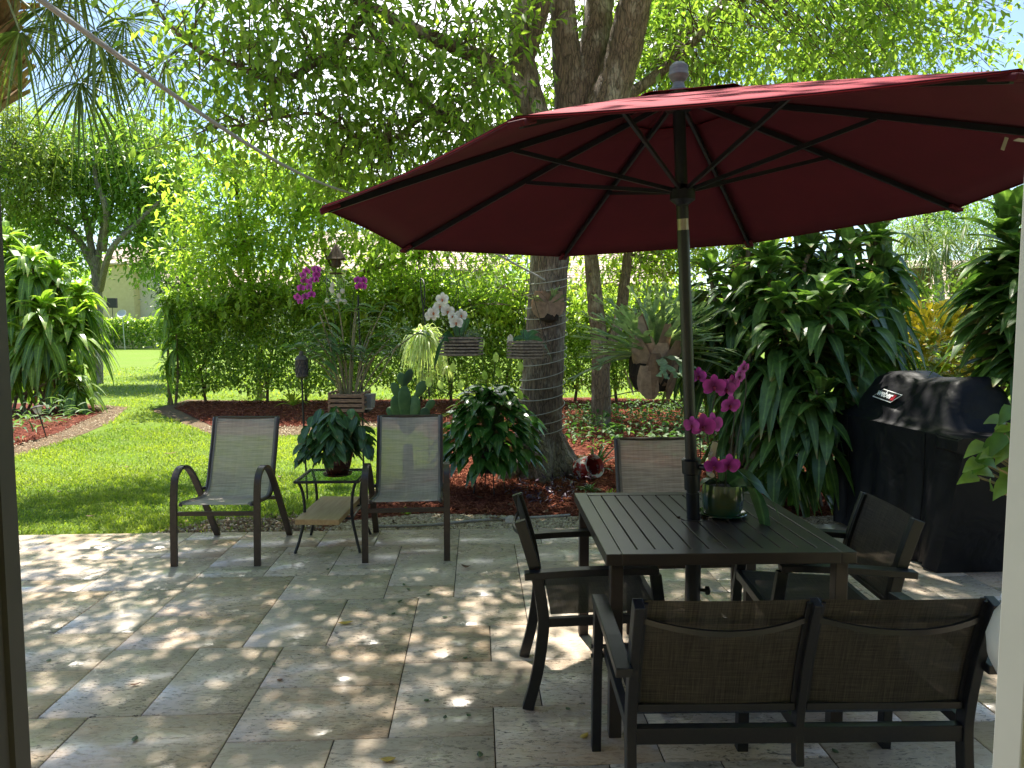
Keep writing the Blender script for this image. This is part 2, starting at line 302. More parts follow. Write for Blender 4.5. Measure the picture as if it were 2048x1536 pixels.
# ------------------------------------------------------------------ mesh builder
class MB:
    def __init__(s): s.v = []; s.f = []; s.uv = {}
    def add(s, vs_, fs):
        o = len(s.v); s.v += [Vector(v) for v in vs_]; s.f += [tuple(i+o for i in f) for f in fs]; return o
    def box(s, c, sz, rz=0, rot=None):
        x, y, z = sz[0]/2, sz[1]/2, sz[2]/2; q = rot or Matrix.Rotation(rz, 3, 'Z')
        s.add([Vector(c)+q @ Vector(p) for p in ((-x,-y,-z),(x,-y,-z),(x,y,-z),(-x,y,-z),(-x,-y,z),(x,-y,z),(x,y,z),(-x,y,z))],
              [(3,2,1,0),(4,5,6,7),(0,1,5,4),(1,2,6,5),(2,3,7,6),(3,0,4,7)]); return s
    def sweep(s, pts, w, h, up=(0, 0, 1), cap=True):
        """rectangular section w (sideways) x h (along up-ish) swept along pts"""
        pts = [Vector(p) for p in pts]; up = Vector(up); o = len(s.v); n = len(pts)
        for i, p in enumerate(pts):
            d = (pts[min(i+1, n-1)]-pts[max(i-1, 0)]).normalized()
            sd = d.cross(up)
            if sd.length < 1e-4: sd = d.cross(Vector((0, 1, 0)))
            sd.normalize(); u = sd.cross(d).normalized()
            for a, b in ((-1,-1),(1,-1),(1,1),(-1,1)): s.v.append(p+sd*a*w/2+u*b*h/2)
        for i in range(n-1):
            for k in range(4): s.f.append((o+i*4+k, o+i*4+(k+1) % 4, o+i*4+4+(k+1) % 4, o+i*4+4+k))
        if cap: s.f += [(o+3, o+2, o+1, o), (o+4*n-4, o+4*n-3, o+4*n-2, o+4*n-1)]
        return s
    def tube(s, pts, r, seg=8, cap=True, jit=0):
        pts = [Vector(p) for p in pts]; n = len(pts); rs = r if isinstance(r, (list, tuple)) else [r]*n; o = len(s.v)
        d0 = (pts[1]-pts[0]).normalized(); ref = Vector((1, 0, 0)) if abs(d0.x) < .8 else Vector((0, 1, 0))
        for i, p in enumerate(pts):
            d = (pts[min(i+1, n-1)]-pts[max(i-1, 0)]).normalized()
            a = (ref-d*ref.dot(d)).normalized(); b = d.cross(a); ref = a
            for k in range(seg):
                t = 2*math.pi*k/seg; rr = rs[i]*(1+jit*(random.random()-.5)); s.v.append(p+(a*math.cos(t)+b*math.sin(t))*rr)
        for i in range(n-1):
            for k in range(seg): s.f.append((o+i*seg+k, o+i*seg+(k+1) % seg, o+(i+1)*seg+(k+1) % seg, o+(i+1)*seg+k))
        if cap: s.f += [tuple(o+k for k in range(seg))[::-1], tuple(o+(n-1)*seg+k for k in range(seg))]
        return s
    def lathe(s, prof, c=(0, 0, 0), seg=24, sq=1.0, rot=None, noise_=0):
        o = len(s.v); c = Vector(c); q = rot or Matrix.Identity(3)
        for r, z in prof:
            for k in range(seg):
                t = 2*math.pi*k/seg; rr = r*(1+noise_*(random.random()-.5)); s.v.append(c+q @ Vector((rr*math.cos(t), rr*math.sin(t)*sq, z)))
        for i in range(len(prof)-1):
            for k in range(seg): s.f.append((o+i*seg+k, o+i*seg+(k+1) % seg, o+(i+1)*seg+(k+1) % seg, o+(i+1)*seg+k))
        s.f += [tuple(o+k for k in range(seg))[::-1], tuple(o+(len(prof)-1)*seg+k for k in range(seg))]
        return s
    def grid(s, fn, nu, nv, thick=0):
        """fn(u,v)->point ; stores weave coords in metres"""
        o = len(s.v); P = [[Vector(fn(i/nu, j/nv)) for j in range(nv+1)] for i in range(nu+1)]
        for i in range(nu+1):
            for j in range(nv+1):
                s.uv[len(s.v)] = ((P[i][j]-P[0][j]).length, sum((P[i][k+1]-P[i][k]).length for k in range(j)), 0); s.v.append(P[i][j])
        for i in range(nu):
            for j in range(nv):
                a = o+i*(nv+1)+j; s.f.append((a, a+nv+1, a+nv+2, a+1))
        return s
    def build(s, name, m, parent=None, smooth=False, local=False, bevel=0):
        me = bpy.data.meshes.new(name)
        off = Vector((0, 0, 0))
        if parent is not None and not local:
            q = parent; 
            while q is not None: off += q.location; q = q.parent
        me.from_pydata([tuple(v-off) for v in s.v], [], s.f); me.validate()
        if s.uv:
            at = me.attributes.new('wv', 'FLOAT_VECTOR', 'POINT'); arr = np.zeros(len(s.v)*3)
            for k, u in s.uv.items(): arr[3*k:3*k+3] = u
            at.data.foreach_set('vector', arr)
        if smooth:
            me.polygons.foreach_set('use_smooth', [True]*len(me.polygons))
            try: me.set_sharp_from_angle(angle=R(40))
            except Exception: pass
        me.materials.append(m if not isinstance(m, str) else M[m])
        o = bpy.data.objects.new(name, me); COL.objects.link(o)
        if parent is not None: o.parent = parent
        if bevel:
            b = o.modifiers.new('bevel', 'BEVEL'); b.width = bevel; b.segments = 2; b.limit_method = 'ANGLE'
        return o
def tag(o, label=None, cat=None, group=None, kind=None):
    if label: o['label'] = label
    if cat: o['category'] = cat
    if group: o['group'] = group
    if kind: o['kind'] = kind
    return o
def thing(name, label, cat, loc, group=None, rz=0):
    o = bpy.data.objects.new(name, None); COL.objects.link(o); o.location = loc; o.rotation_euler = (0, 0, rz); o.empty_display_size = .1
    return tag(o, label, cat, group)
def smoothpath(pts, n=6):
    P = [Vector(p) for p in pts]; out = []
    for i in range(len(P)-1):
        p0, p1, p2, p3 = P[max(i-1, 0)], P[i], P[i+1], P[min(i+2, len(P)-1)]
        for k in range(n):
            t = k/n; out.append(.5*((2*p1)+(p2-p0)*t+(2*p0-5*p1+4*p2-p3)*t*t+(3*p1-p0-3*p2+p3)*t**3))
    return out+[P[-1]]
def srad(r, n):
    out = []
    for i in range(len(r)-1): out += [r[i]+(r[i+1]-r[i])*k/n for k in range(n)]
    return out+[r[-1]]

# ------------------------------------------------------------------ leaf clouds (numpy)
def nrm(a): return a/np.maximum(np.linalg.norm(a, axis=-1, keepdims=True), 1e-9)
def randdir(n): return nrm(rng.normal(size=(n, 3)))
def ribbon(name, P, D, Ln, Wd, m, parent=None, S=2, droop=0.15, fold=.25, prof=None, up=None, tint=None, flat=False, label=None):
    P = np.asarray(P, float); n = len(P); D = nrm(np.asarray(D, float))
    Ln = np.broadcast_to(Ln, (n,)); Wd = np.broadcast_to(Wd, (n,)); droop = np.broadcast_to(droop, (n,))
    U = randdir(n)*.35+np.array([0, 0, 1.]) if up is None else np.asarray(up, float)
    side = nrm(np.cross(D, U)); nor = nrm(np.cross(side, D))
    s = np.linspace(0, 1, S+1)
    if prof is None: prof = np.interp(s, [0, .25, .55, .8, 1], [.12, .85, 1, .6, .03])
    C = P[:, None]+Ln[:, None, None]*(D[:, None]*s[None, :, None]*(1-.25*droop[:, None, None]*s[None, :, None]))
    C[:, :, 2] -= (Ln*droop)[:, None]*s[None]**2
    off = side[:, None]*(Wd[:, None]*prof[None]*.5)[:, :, None]
    lift = nor[:, None]*(Wd[:, None]*prof[None]*fold)[:, :, None]
    if flat: V = np.stack([C-off, C+off], 2); K = 2
    else: V = np.stack([C-off+lift, C, C+off+lift], 2); K = 3
    base = (np.arange(n)*(S+1)*K)[:, None, None]
    i = np.arange(S)[None, :, None]; k = np.arange(K-1)[None, None, :]
    a = base+i*K+k
    q = np.stack([a, a+1, a+K+1, a+K], -1).reshape(-1, 4)
    o_ = npmesh(name, V.reshape(-1, 3), q, m, parent, np.repeat(rng.random(n) if tint is None else tint, (S+1)*K))
    if S >= 4 and K == 3:
        for nm, arr in (('across', np.tile([1., 0., 1.], n*(S+1))), ('along', np.tile(np.repeat(s, 3), n))):
            o_.data.attributes.new(nm, 'FLOAT', 'POINT').data.foreach_set('value', arr.astype(np.float32))
    return o_
def npmesh(name, V, q, m, parent=None, tint=None, tint2=None, smooth=False):
    if parent is not None:
        pr = parent; off = Vector((0, 0, 0))
        while pr is not None: off += pr.location; pr = pr.parent
        V = V-np.array(off)
    me = bpy.data.meshes.new(name); nq = len(q)
    me.vertices.add(len(V)); me.vertices.foreach_set('co', V.astype(np.float32).ravel())
    me.loops.add(nq*4); me.loops.foreach_set('vertex_index', q.astype(np.int32).ravel())
    me.polygons.add(nq); me.polygons.foreach_set('loop_start', np.arange(nq, dtype=np.int32)*4)
    if smooth: me.polygons.foreach_set('use_smooth', np.ones(nq, bool))
    me.update(calc_edges=True)
    for nm, tt in (('tint', tint), ('tint2', tint2)):
        if tt is not None:
            at = me.attributes.new(nm, 'FLOAT', 'POINT'); at.data.foreach_set('value', tt.astype(np.float32))
    me.materials.append(M[m] if isinstance(m, str) else m)
    o = bpy.data.objects.new(name, me); COL.objects.link(o)
    if parent is not None: o.parent = parent
    return o
def ellip(n, c, r, shell=.0):
    d = randdir(n); rad = rng.random(n)**(1/3.); rad = shell+(1-shell)*rad
    return np.array(c)+d*rad[:, None]*np.array(r)
def crown(parent, blobs, m, LL, LW, per=40, cr=.28, hang=.5, nodes=None, twig=.006, shell=0., S=2, name='crown', tw=True, tmax=1.6, cull=0):
    cs = np.concatenate([ellip(n, c, r, shell) for c, r, n in blobs])
    if cull:
        cs = np.concatenate([ellip(int(n*2.05), c, r, shell) for c, r, n in blobs])
        g_ = np.sin(cs[:, 0]*2.3+1.1*np.sin(cs[:, 1]*1.7))+np.sin(cs[:, 1]*2.6+cs[:, 0]*.9+1)*.9+np.sin(cs[:, 2]*3+cs[:, 0])*.3; cs = cs[g_ > cull]
    nC = len(cs); N_ = nC*per
    cc = np.repeat(cs, per, 0); off = rng.normal(size=(N_, 3))*cr*np.array([1, 1, .75])
    P = cc+off
    D = nrm(off)*.6+randdir(N_)*.7; D[:, 2] -= hang
    tt = np.clip(np.repeat(rng.random(nC), per)*.6+rng.random(N_)*.4, 0, 1)
    sz = rng.uniform(.65, 1.15, N_)
    o = ribbon(name, P, D, LL*sz, LW*sz, m, parent, S=S, droop=.12, tint=tt)
    if tw:
        mb = MB(); nd = np.array([tuple(v) for v in nodes]) if nodes else None
        for c in cs:
            if nd is not None:
                dd = np.linalg.norm(nd-c, axis=1); j = dd.argmin(); a = Vector(nd[j])
                if dd[j] > tmax: a = Vector(c)+(a-Vector(c))*(tmax/dd[j])
            else: a = Vector(c)+Vector((0, 0, -.5))
            c = Vector(c); mid = (a+c)/2+Vector(rng.normal(size=3)*.06)+Vector((0, 0, .08))
            mb.tube([a, mid, c, c+(c-mid)*.4], [twig*1.8, twig*1.2, twig*.8, twig*.3], 4, False)
            for _ in range(3):
                e = c+Vector(rng.normal(size=3)*cr); mb.tube([c, (c+e)/2+Vector((0, 0, .02)), e], [twig*.6, twig*.45, twig*.3], 3, False)
        mb.build('twigs', 'twig', parent)
    return o
def limb(mb, pts, rs, n=6, seg=12, jit=.07):
    p = smoothpath(pts, n); mb.tube(p, srad(rs, n), seg, True, jit); return p
def inpoly(x, y, poly):
    c = np.zeros(len(x), bool); n = len(poly)
    for i in range(n):
        x1, y1 = poly[i]; x2, y2 = poly[(i+1) % n]
        if y1 == y2: continue
        c ^= ((y1 > y) != (y2 > y)) & (x < (x2-x1)*(y-y1)/(y2-y1)+x1)
    return c

# ================================================================== GROUND
def sheet(name, poly, m, z, world=False):
    pts = [Vector((p[0], p[1], 0)) if world else G(p[0], p[1]) for p in poly]
    mb = MB(); mb.add([(p.x, p.y, z) for p in pts], [tuple(range(len(pts)))])
    if pts and sum((pts[i].x*pts[(i+1) % len(pts)].y-pts[(i+1) % len(pts)].x*pts[i].y) for i in range(len(pts))) < 0: mb.f = [tuple(reversed(mb.f[0]))]
    return tag(mb.build(name, m), kind='structure')
sheet('ground', [(-400, -60), (400, -60), (400, 600), (-400, 600)], 'lawn', -.030, True)
BED = [(590, 1070), (700, 1030), (770, 985), (880, 938), (900, 885), (850, 852), (740, 842), (560, 852), (430, 852), (350, 815), (380, 801), (900, 797), (1180, 793), (1400, 800), (2500, 830), (2500, 1052), (1650, 1058)]
BORD = [(560, 1075), (680, 1030), (750, 975), (868, 930), (885, 890), (840, 862), (740, 853), (560, 870), (425, 868), (300, 818), (375, 797), (500, 799), (900, 800), (900, 1065)]
LBED = [(-300, 905), (20, 892), (120, 862), (205, 822), (180, 810), (60, 806), (-400, 806)]
LBORD = [(-300, 925), (20, 912), (130, 880), (225, 840), (255, 812), (180, 806), (60, 803), (-400, 803)]
GRAV = [(590, 1080), (700, 1040), (860, 1026), (1050, 1032), (1400, 1034), (1800, 1030), (1800, 1062), (1650, 1075)]
SAND = [(60, 1100), (150, 1076), (300, 1064), (430, 1036), (600, 1028), (720, 1040), (640, 1085)]
sheet('gravel_border', BORD, 'sand', -.026); sheet('gravel_border', LBORD, 'sand', -.026)
sheet('sand_strip', SAND, 'sand', -.022)
sheet('mulch_bed', BED, 'mulch', -.018); sheet('mulch_bed', LBED, 'mulch', -.018)
sheet('gravel_strip', GRAV, 'sand', -.010)

# patio of travertine pavers in mixed sizes
PH = .049
def PT(u, v, z=0): return Vector((u*math.cos(PH)-v*math.sin(PH), 5.47+u*math.sin(PH)+v*math.cos(PH), z))
def patio():
    r = random.Random(375); U0, nu, nv, c = -6.1, 58, 26, .2032
    g = [[0]*nv for _ in range(nu)]; cnt = 0; V = []; Q = []; t1 = []; t2 = []
    sizes = [(3, 2), (3, 2), (3, 3), (2, 3), (2, 2), (2, 2), (2, 1), (3, 2)]
    for j in range(nv):
        for i in range(nu):
            if g[i][j]: continue
            w = 0
            while i+w < nu and not g[i+w][j]: w += 1
            opts = sizes[:]; r.shuffle(opts); opts += [(2, 2), (3, 2), (2, 1), (1, 1)]
            best = None
            for a, b in opts:
                if (a <= w and w-a != 1 and j+b <= nv and all(not g[i+x][j+y] for x in range(a) for y in range(b))) or (a, b) == (1, 1):
                    e = i+a; k = j-1; run = 0       # avoid carrying a long straight joint on
                    while e < nu and k >= 0 and g[e-1][k] != g[e][k]: run += 1; k -= 1
                    sc = 99 if (a, b) == (1, 1) else run if run+b > 3 else 0
                    if best is None or sc < best[0]: best = (sc, a, b)
                    if sc == 0: break
            _, a, b = best; cnt += 1
            for x in range(a):
                for y in range(b): g[i+x][j+y] = cnt
            gap = .0022; ch = .003; u0, u1 = U0+i*c+gap, U0+(i+a)*c-gap; v1, v0 = -j*c-gap, -(j+b)*c+gap
            hz = r.uniform(-.0012, .0012); o = len(V)
            V += [PT(u0+ch, v0+ch, hz), PT(u1-ch, v0+ch, hz), PT(u1-ch, v1-ch, hz), PT(u0+ch, v1-ch, hz)]
            V += [PT(u0, v0, -.004), PT(u1, v0, -.004), PT(u1, v1, -.004), PT(u0, v1, -.004)]
            V += [PT(u0, v0, -.05), PT(u1, v0, -.05), PT(u1, v1, -.05), PT(u0, v1, -.05)]
            Q.append((o, o+1, o+2, o+3))
            for k in range(4):
                Q.append((o+4+k, o+4+(k+1) % 4, o+(k+1) % 4, o+k)); Q.append((o+8+k, o+8+(k+1) % 4, o+4+(k+1) % 4, o+4+k))
            a1, a2 = r.random(), r.random(); t1 += [a1]*12; t2 += [a2]*12
    tag(npmesh('patio', np.array([tuple(v) for v in V]), np.array(Q), 'travertine', None, np.array(t1), np.array(t2)), kind='structure')
    mb = MB(); q = [PT(U0-.01, -nv*c, -.006), PT(U0+nu*c+.01, -nv*c, -.006), PT(U0+nu*c+.01, -.004, -.006), PT(U0-.01, -.004, -.006)]
    mb.add(q+[Vector((p.x, p.y, -.12)) for p in q], [(0, 1, 2, 3), (4, 5, 1, 0), (5, 6, 2, 1), (6, 7, 3, 2), (7, 4, 0, 3)])
    tag(mb.build('patio_bedding', 'grout'), kind='structure')
patio()

# loose ground materials
def polyworld(poly): return [(G(*p).x, G(*p).y) for p in poly]
WB, WL, WG, WBO, WLB, WS = map(polyworld, (BED, LBED, GRAV, BORD, LBORD, SAND))
def scatter(n, x0, x1, y0, y1, polys, excl=()):
    x = rng.uniform(x0, x1, n); y = rng.uniform(y0, y1, n); m = np.zeros(n, bool)
    for p in polys: m |= inpoly(x, y, p)
    for p in excl: m &= ~inpoly(x, y, p)
    # keep off the patio
    m &= (y-(5.47+x*math.tan(PH))) > .01
    return np.stack([x[m], y[m]], 1)
def chips(n, box, polys, excl, zz, Ls, Ws):
    p = scatter(n, *box, polys, excl); k = len(p); P = np.column_stack([p, np.full(k, zz)+rng.random(k)*.018])
    D = randdir(k); D[:, 2] = D[:, 2]*.22+.03; return P, D, rng.uniform(.5, 1.4, k)*Ls, rng.uniform(.6, 1.3, k)*Ws
A = [chips(60000, (-1.5, 4.2, 5.4, 8.5), [WB], [WG], -.012, .045, .010), chips(26000, (-7, 5, 8.5, 16), [WB, WL], [], -.012, .07, .016), chips(9000, (-9, -4.5, 8, 17), [WL], [], -.012, .06, .014)]
o = ribbon('mulch_chips', *[np.concatenate([a[i] for a in A]) for i in range(4)], 'chip', None, S=1, droop=.0, prof=np.array([1, .8]), fold=.35)
tag(o, 'shredded red bark mulch spread over the planting beds', 'mulch', kind='stuff')
p = np.concatenate([scatter(16000, -5, 1, 5.3, 12, [WBO], [WB]), scatter(14000, -9.5, -4, 8, 17, [WLB], [WL]), scatter(9000, -4.5, 0, 5.2, 6.4, [WS]), scatter(2500, -2.5, 3.6, 5.4, 6.3, [WG]), scatter(2500, -5, 4, 5.4, 13, [WB, WL])])
p = p+rng.normal(size=p.shape)*.07; p = p[(p[:, 1]-(5.47+p[:, 0]*math.tan(PH))) > .0]; k = len(p); D = randdir(k); D[:, 2] = D[:, 2]*.25+.05
tag(ribbon('leaf_litter', np.column_stack([p, rng.random(k)*.02-.015]), D, rng.uniform(.02, .06, k), rng.uniform(.008, .025, k), 'litter', None, S=2, droop=.2), 'dry leaf litter scattered along the edges of the beds', 'leaf litter', kind='stuff')
def pebbles(name, P, size, m):
    V0 = np.array([(-.6,-.6,-.5),(.6,-.6,-.5),(.6,.6,-.5),(-.6,.6,-.5),(-.45,-.45,.5),(.45,-.45,.5),(.45,.45,.5),(-.45,.45,.5)])
    q0 = np.array([(4,5,6,7),(0,1,5,4),(1,2,6,5),(2,3,7,6),(3,0,4,7)]); n = len(P)
    V = V0[None]*(rng.uniform(.5, 1.4, (n, 1, 3))*size)*np.array([1, 1, .7])+rng.normal(size=(n, 8, 3))*size*.1
    a = rng.random(n)*6.28; c, s = np.cos(a)[:, None], np.sin(a)[:, None]
    V = np.stack([V[..., 0]*c-V[..., 1]*s, V[..., 0]*s+V[..., 1]*c, V[..., 2]], -1)+P[:, None]
    return npmesh(name, V.reshape(-1, 3), (q0[None]+np.arange(n)[:, None, None]*8).reshape(-1, 4), m, None, np.repeat(rng.random(n), 8))
p = np.concatenate([scatter(30000, -2.5, 3.6, 5.4, 6.3, [WG]), scatter(9000, -5, 1, 5.3, 12, [WBO], [WB]), scatter(4000, -9, -4, 8, 16, [WLB], [WL]), scatter(2500, -4, 0, 5.2, 6.2, [WS])])
tag(pebbles('gravel', np.column_stack([p, np.full(len(p), -.004)]), .013, 'pebble'), 'tan pea gravel along the patio edge and bed borders', 'gravel', kind='stuff')

def grass(n, box, LL, WW, excl):
    x = rng.uniform(box[0], box[1], n); y = rng.uniform(box[2], box[3], n)
    m = (y-(5.47+x*math.tan(PH))) > .02
    for q in excl: m &= ~inpoly(x, y, q)
    # patchy turf
    pz = np.sin(x*3.1+np.sin(y*2.3)*1.3)*np.sin(y*3.7+x*1.1)
    m &= rng.random(n) < .68+.32*pz
    ins = inpoly(x, y, WS); m &= ~(ins & (rng.random(n) < .93))
    x, y, pz = x[m], y[m], pz[m]; k = len(x)
    D = randdir(k)*.55; D[:, 2] = np.abs(D[:, 2])+.65
    return np.column_stack([x, y, np.full(k, -.032)]), D, rng.uniform(.5, 1.25, k)*LL*(1+.25*pz), np.full(k, WW), np.clip(rng.random(k)*.6+.15+.15*pz+.22*np.sin(x*.9+1)*np.sin(y*1.3+x*.4), 0, 1)
EX = [WB, WBO, WL, WLB]
A = [grass(150000, (-8.2, .2, 5.2, 7.8), .080, .009, EX), grass(60000, (-6.4, .5, 7.8, 11.5), .085, .011, EX), grass(30000, (-9, 3, 11.5, 17), .10, .018, EX), grass(22000, (-16, 9, 16.2, 30), .13, .035, [])]
o = ribbon('lawn_grass', *[np.concatenate([a[i] for a in A]) for i in range(4)], 'grass', None, S=2, droop=.35, flat=True, tint=np.concatenate([a[4] for a in A]))
tag(o, 'bright green lawn grass growing beside the patio', 'grass', kind='stuff')

# ================================================================== MAIN TREE
def T(px, py, Y=7.7): return W(px, py, Y)
k7 = 7.7/F
tree = thing('shade_tree', 'large shade tree with ridged brown bark, its trunk wound with pale cord', 'tree', (T(1078, 950).x, 7.7, 0))
mb = MB(); nodes = []
base = T(1078, 950)
tp = [Vector((base.x, 7.7, -.05)), Vector((base.x, 7.7, .05)), Vector((base.x+.005, 7.7, .22))]+[T(*q) for q in ((1080, 850), (1085, 760), (1092, 650), (1098, 540), (1106, 430), (1118, 330))]
nodes += limb(mb, tp, [.48, .37, .28, .240, .225, .212, .205, .21, .24], 5, 18, .05)
for k in range(7):   # root flare
    a = k*.9+.3; d = Vector((math.cos(a), math.sin(a), 0))
    limb(mb, [Vector((base.x, 7.7, .42))+d*.16, Vector((base.x, 7.7, .16))+d*.30, Vector((base.x, 7.7, -.02))+d*.50, Vector((base.x, 7.7, -.12))+d*.7], [.10, .11, .09, .03], 4, 8, .1)
mb.build('trunk', 'bark', tree, True)
LB = [([(1118, 350, 7.7), (1075, 250, 7.6), (1047, 150, 7.6), (1043, 50, 7.6), (1070, -60, 7.6), (1120, -260, 7.4)], [.20, .165, .15, .125, .10, .06]),
      ([(1048, 130, 7.6), (1075, 50, 7.5), (1098, -40, 7.4), (1130, -200, 7)], [.09, .08, .07, .04]),
      ([(1065, 215, 7.6), (1000, 140, 7.4), (925, 100, 7.2), (830, 60, 7.0), (715, 0, 6.9), (600, -80, 6.7)], [.10, .085, .075, .065, .055, .03]),
      ([(1060, 250, 7.7), (960, 262, 7.4), (860, 215, 7.2), (790, 130, 7.0), (735, 40, 6.8), (700, -50, 6.6)], [.07, .055, .05, .045, .04, .02]),
      ([(740, 20, 6.9), (660, 105, 6.7), (560, 160, 6.6), (470, 130, 6.5), (400, 103, 6.4), (330, 40, 6.3), (290, -30, 6.3)], [.04, .034, .03, .026, .024, .018, .012]),
      ([(860, 215, 7.2), (760, 290, 7.0), (640, 230, 6.9), (560, 235, 6.9), (490, 250, 6.8)], [.03, .025, .018, .014, .01]),
      ([(1120, 335, 7.7), (1140, 220, 7.75), (1132, 100, 7.8), (1122, -20, 7.8), (1100, -220, 7.6)], [.20, .175, .155, .13, .07]),
      ([(1122, 330, 7.75), (1165, 200, 7.8), (1187, 100, 7.9), (1200, 0, 8.0), (1215, -160, 8.2), (1260, -400, 8.4)], [.20, .175, .16, .15, .12, .06]),
      ([(1125, 335, 7.7), (1200, 230, 7.6), (1240, 130, 7.6), (1262, 40, 7.5), (1285, -50, 7.4), (1340, -260, 7.0)], [.21, .20, .19, .18, .15, .08]),
      ([(1205, 220, 7.6), (1300, 160, 8.0), (1390, 80, 8.2), (1450, 0, 8.2), (1560, -120, 8)], [.07, .06, .05, .045, .03]),
      ([(1285, -50, 7.4), (1420, -60, 6.8), (1600, -160, 6.0), (1800, -300, 5.2)], [.09, .07, .05, .03]),
      ([(1070, -60, 7.6), (900, -160, 7.0), (650, -260, 6.2), (400, -360, 5.4)], [.08, .07, .05, .03]),
      ([(1120, -260, 7.4), (1000, -520, 6), (900, -900, 4.6)], [.07, .05, .03])]
for pts, rs in LB:
    mb = MB(); nodes += limb(mb, [W(*q) for q in pts], rs, 6, 10, .08); mb.build('limb', 'bark', tree, True)
def BL(px, py, Y, r, n): return (W(px, py, Y), r, n)
vis = [BL(470, 60, 6.5, (.85, .9, .55), 30), BL(350, 240, 6.8, (.35, .5, .4), 6), BL(500, 200, 6.8, (.8, .7, .42), 16), BL(620, 110, 6.8, (1.1, 1.1, .75), 52), BL(600, 290, 7.2, (.75, .8, .4), 24),
       BL(830, 120, 6.8, (.95, 1.1, .75), 66), BL(800, 330, 7.3, (.85, .8, .5), 44), BL(930, 250, 7.0, (.45, .6, .6), 20), BL(985, 20, 7.0, (.4, .5, .3), 9), BL(880, 420, 7.8, (.8, .6, .35), 22),
       BL(1110, 60, 9.6, (1.4, .7, 1.2), 46), BL(1160, 160, 9.4, (1.2, .6, .8), 22), BL(1350, 110, 8.6, (1.1, 1.0, .75), 60), BL(1570, 70, 8.2, (1.2, 1.1, .6), 52), BL(1740, 70, 8.0, (.55, .8, .5), 13), BL(1880, 40, 7.8, (.5, .6, .3), 5)]
crown(tree, vis, 'leaf_main', .115, .058, 31, .20, .40, nodes, .005)
over = [((-3.0, 6.6, 6.6), (2.3, 2.3, 1.0), 136), ((-.4, 6.6, 6.9), (2.5, 2.4, 1.0), 163), ((2.2, 6.4, 6.9), (2.2, 2.3, 1.0), 136), ((4.8, 6.5, 6.5), (2.0, 2.4, 1.0), 129), ((0, 9.2, 7.6), (3.6, 1.8, 1.2), 81), ((1.5, 4.0, 6.2), (2.4, 1.2, .8), 37), ((-2.6, 4.4, 6.4), (2.2, 1.2, .7), 61), ((4.5, 9.0, 6.8), (2.0, 2.0, 1.0), 40), ((-3.6, 9.6, 7.4), (1.6, 1.4, .8), 27), ((-6, 9.5, 8.0), (1.8, 1.6, .8), 20)]
crown(tree, over, 'leaf_main', .125, .065, 36, .30, .4, nodes, .008, tw=False, name='upper_crown', cull=-.62)

# cord wound round the trunk
mb = MB(); pts = []
turns = 15; z0, z1 = .36, 2.25
def trunk_at(z):
    for i in range(len(tp)-1):
        if tp[i].z <= z <= tp[i+1].z:
            f = (z-tp[i].z)/(tp[i+1].z-tp[i].z); rr = [.48, .37, .28, .240, .225, .212, .205, .21, .24]
            return tp[i].lerp(tp[i+1], f), rr[i]*(1-f)+rr[i+1]*f
    return tp[-1], .25
n = turns*22
for i in range(n+1):
    t = i/n; a = t*turns*2*math.pi; z = z0+(z1-z0)*t+.035*math.sin(a*1.0+.6)+.022*math.sin(t*31)+.012*math.sin(t*67)
    c, r_ = trunk_at(z); pts.append(Vector((c.x+math.cos(a)*(r_+.022), c.y+math.sin(a)*(r_+.022), z)))
mb.tube(pts, .005, 5)
e = pts[0]; mb.tube([e, e+Vector((-.12, -.02, -.03)), e+Vector((-.2, -.1, -.12))], .005, 5)
o = mb.build('light_cord', 'cord'); tag(o, 'thin pale cord wound in a loose spiral around the tree trunk', 'cord')
q = W(1074, 902, 7.38); mb = MB(); mb.box(q, (.03, .006, .06)); o = mb.build('cord_tag', 'white_metal', bevel=.002); tag(o, 'small white plastic tag hanging from the trunk cord near the ground', 'tag')

# pale rope stretched from upper left to the tree
a = W(40, -30, 2.2); b = W(712, 390, 7.0); e = W(1090, 560, 7.45)
mb = MB(); mb.tube([a+(a-b)*.3]+[a.lerp(b, t/20)+Vector((0, 0, -.10*math.sin(math.pi*t/20))) for t in range(21)]+[b.lerp(e, .5)+Vector((0, 0, .08)), e], .0105, 8)
tag(mb.build('rope', 'rope', smooth=True), 'pale rope stretched from the upper left down towards the umbrella and tree', 'rope')

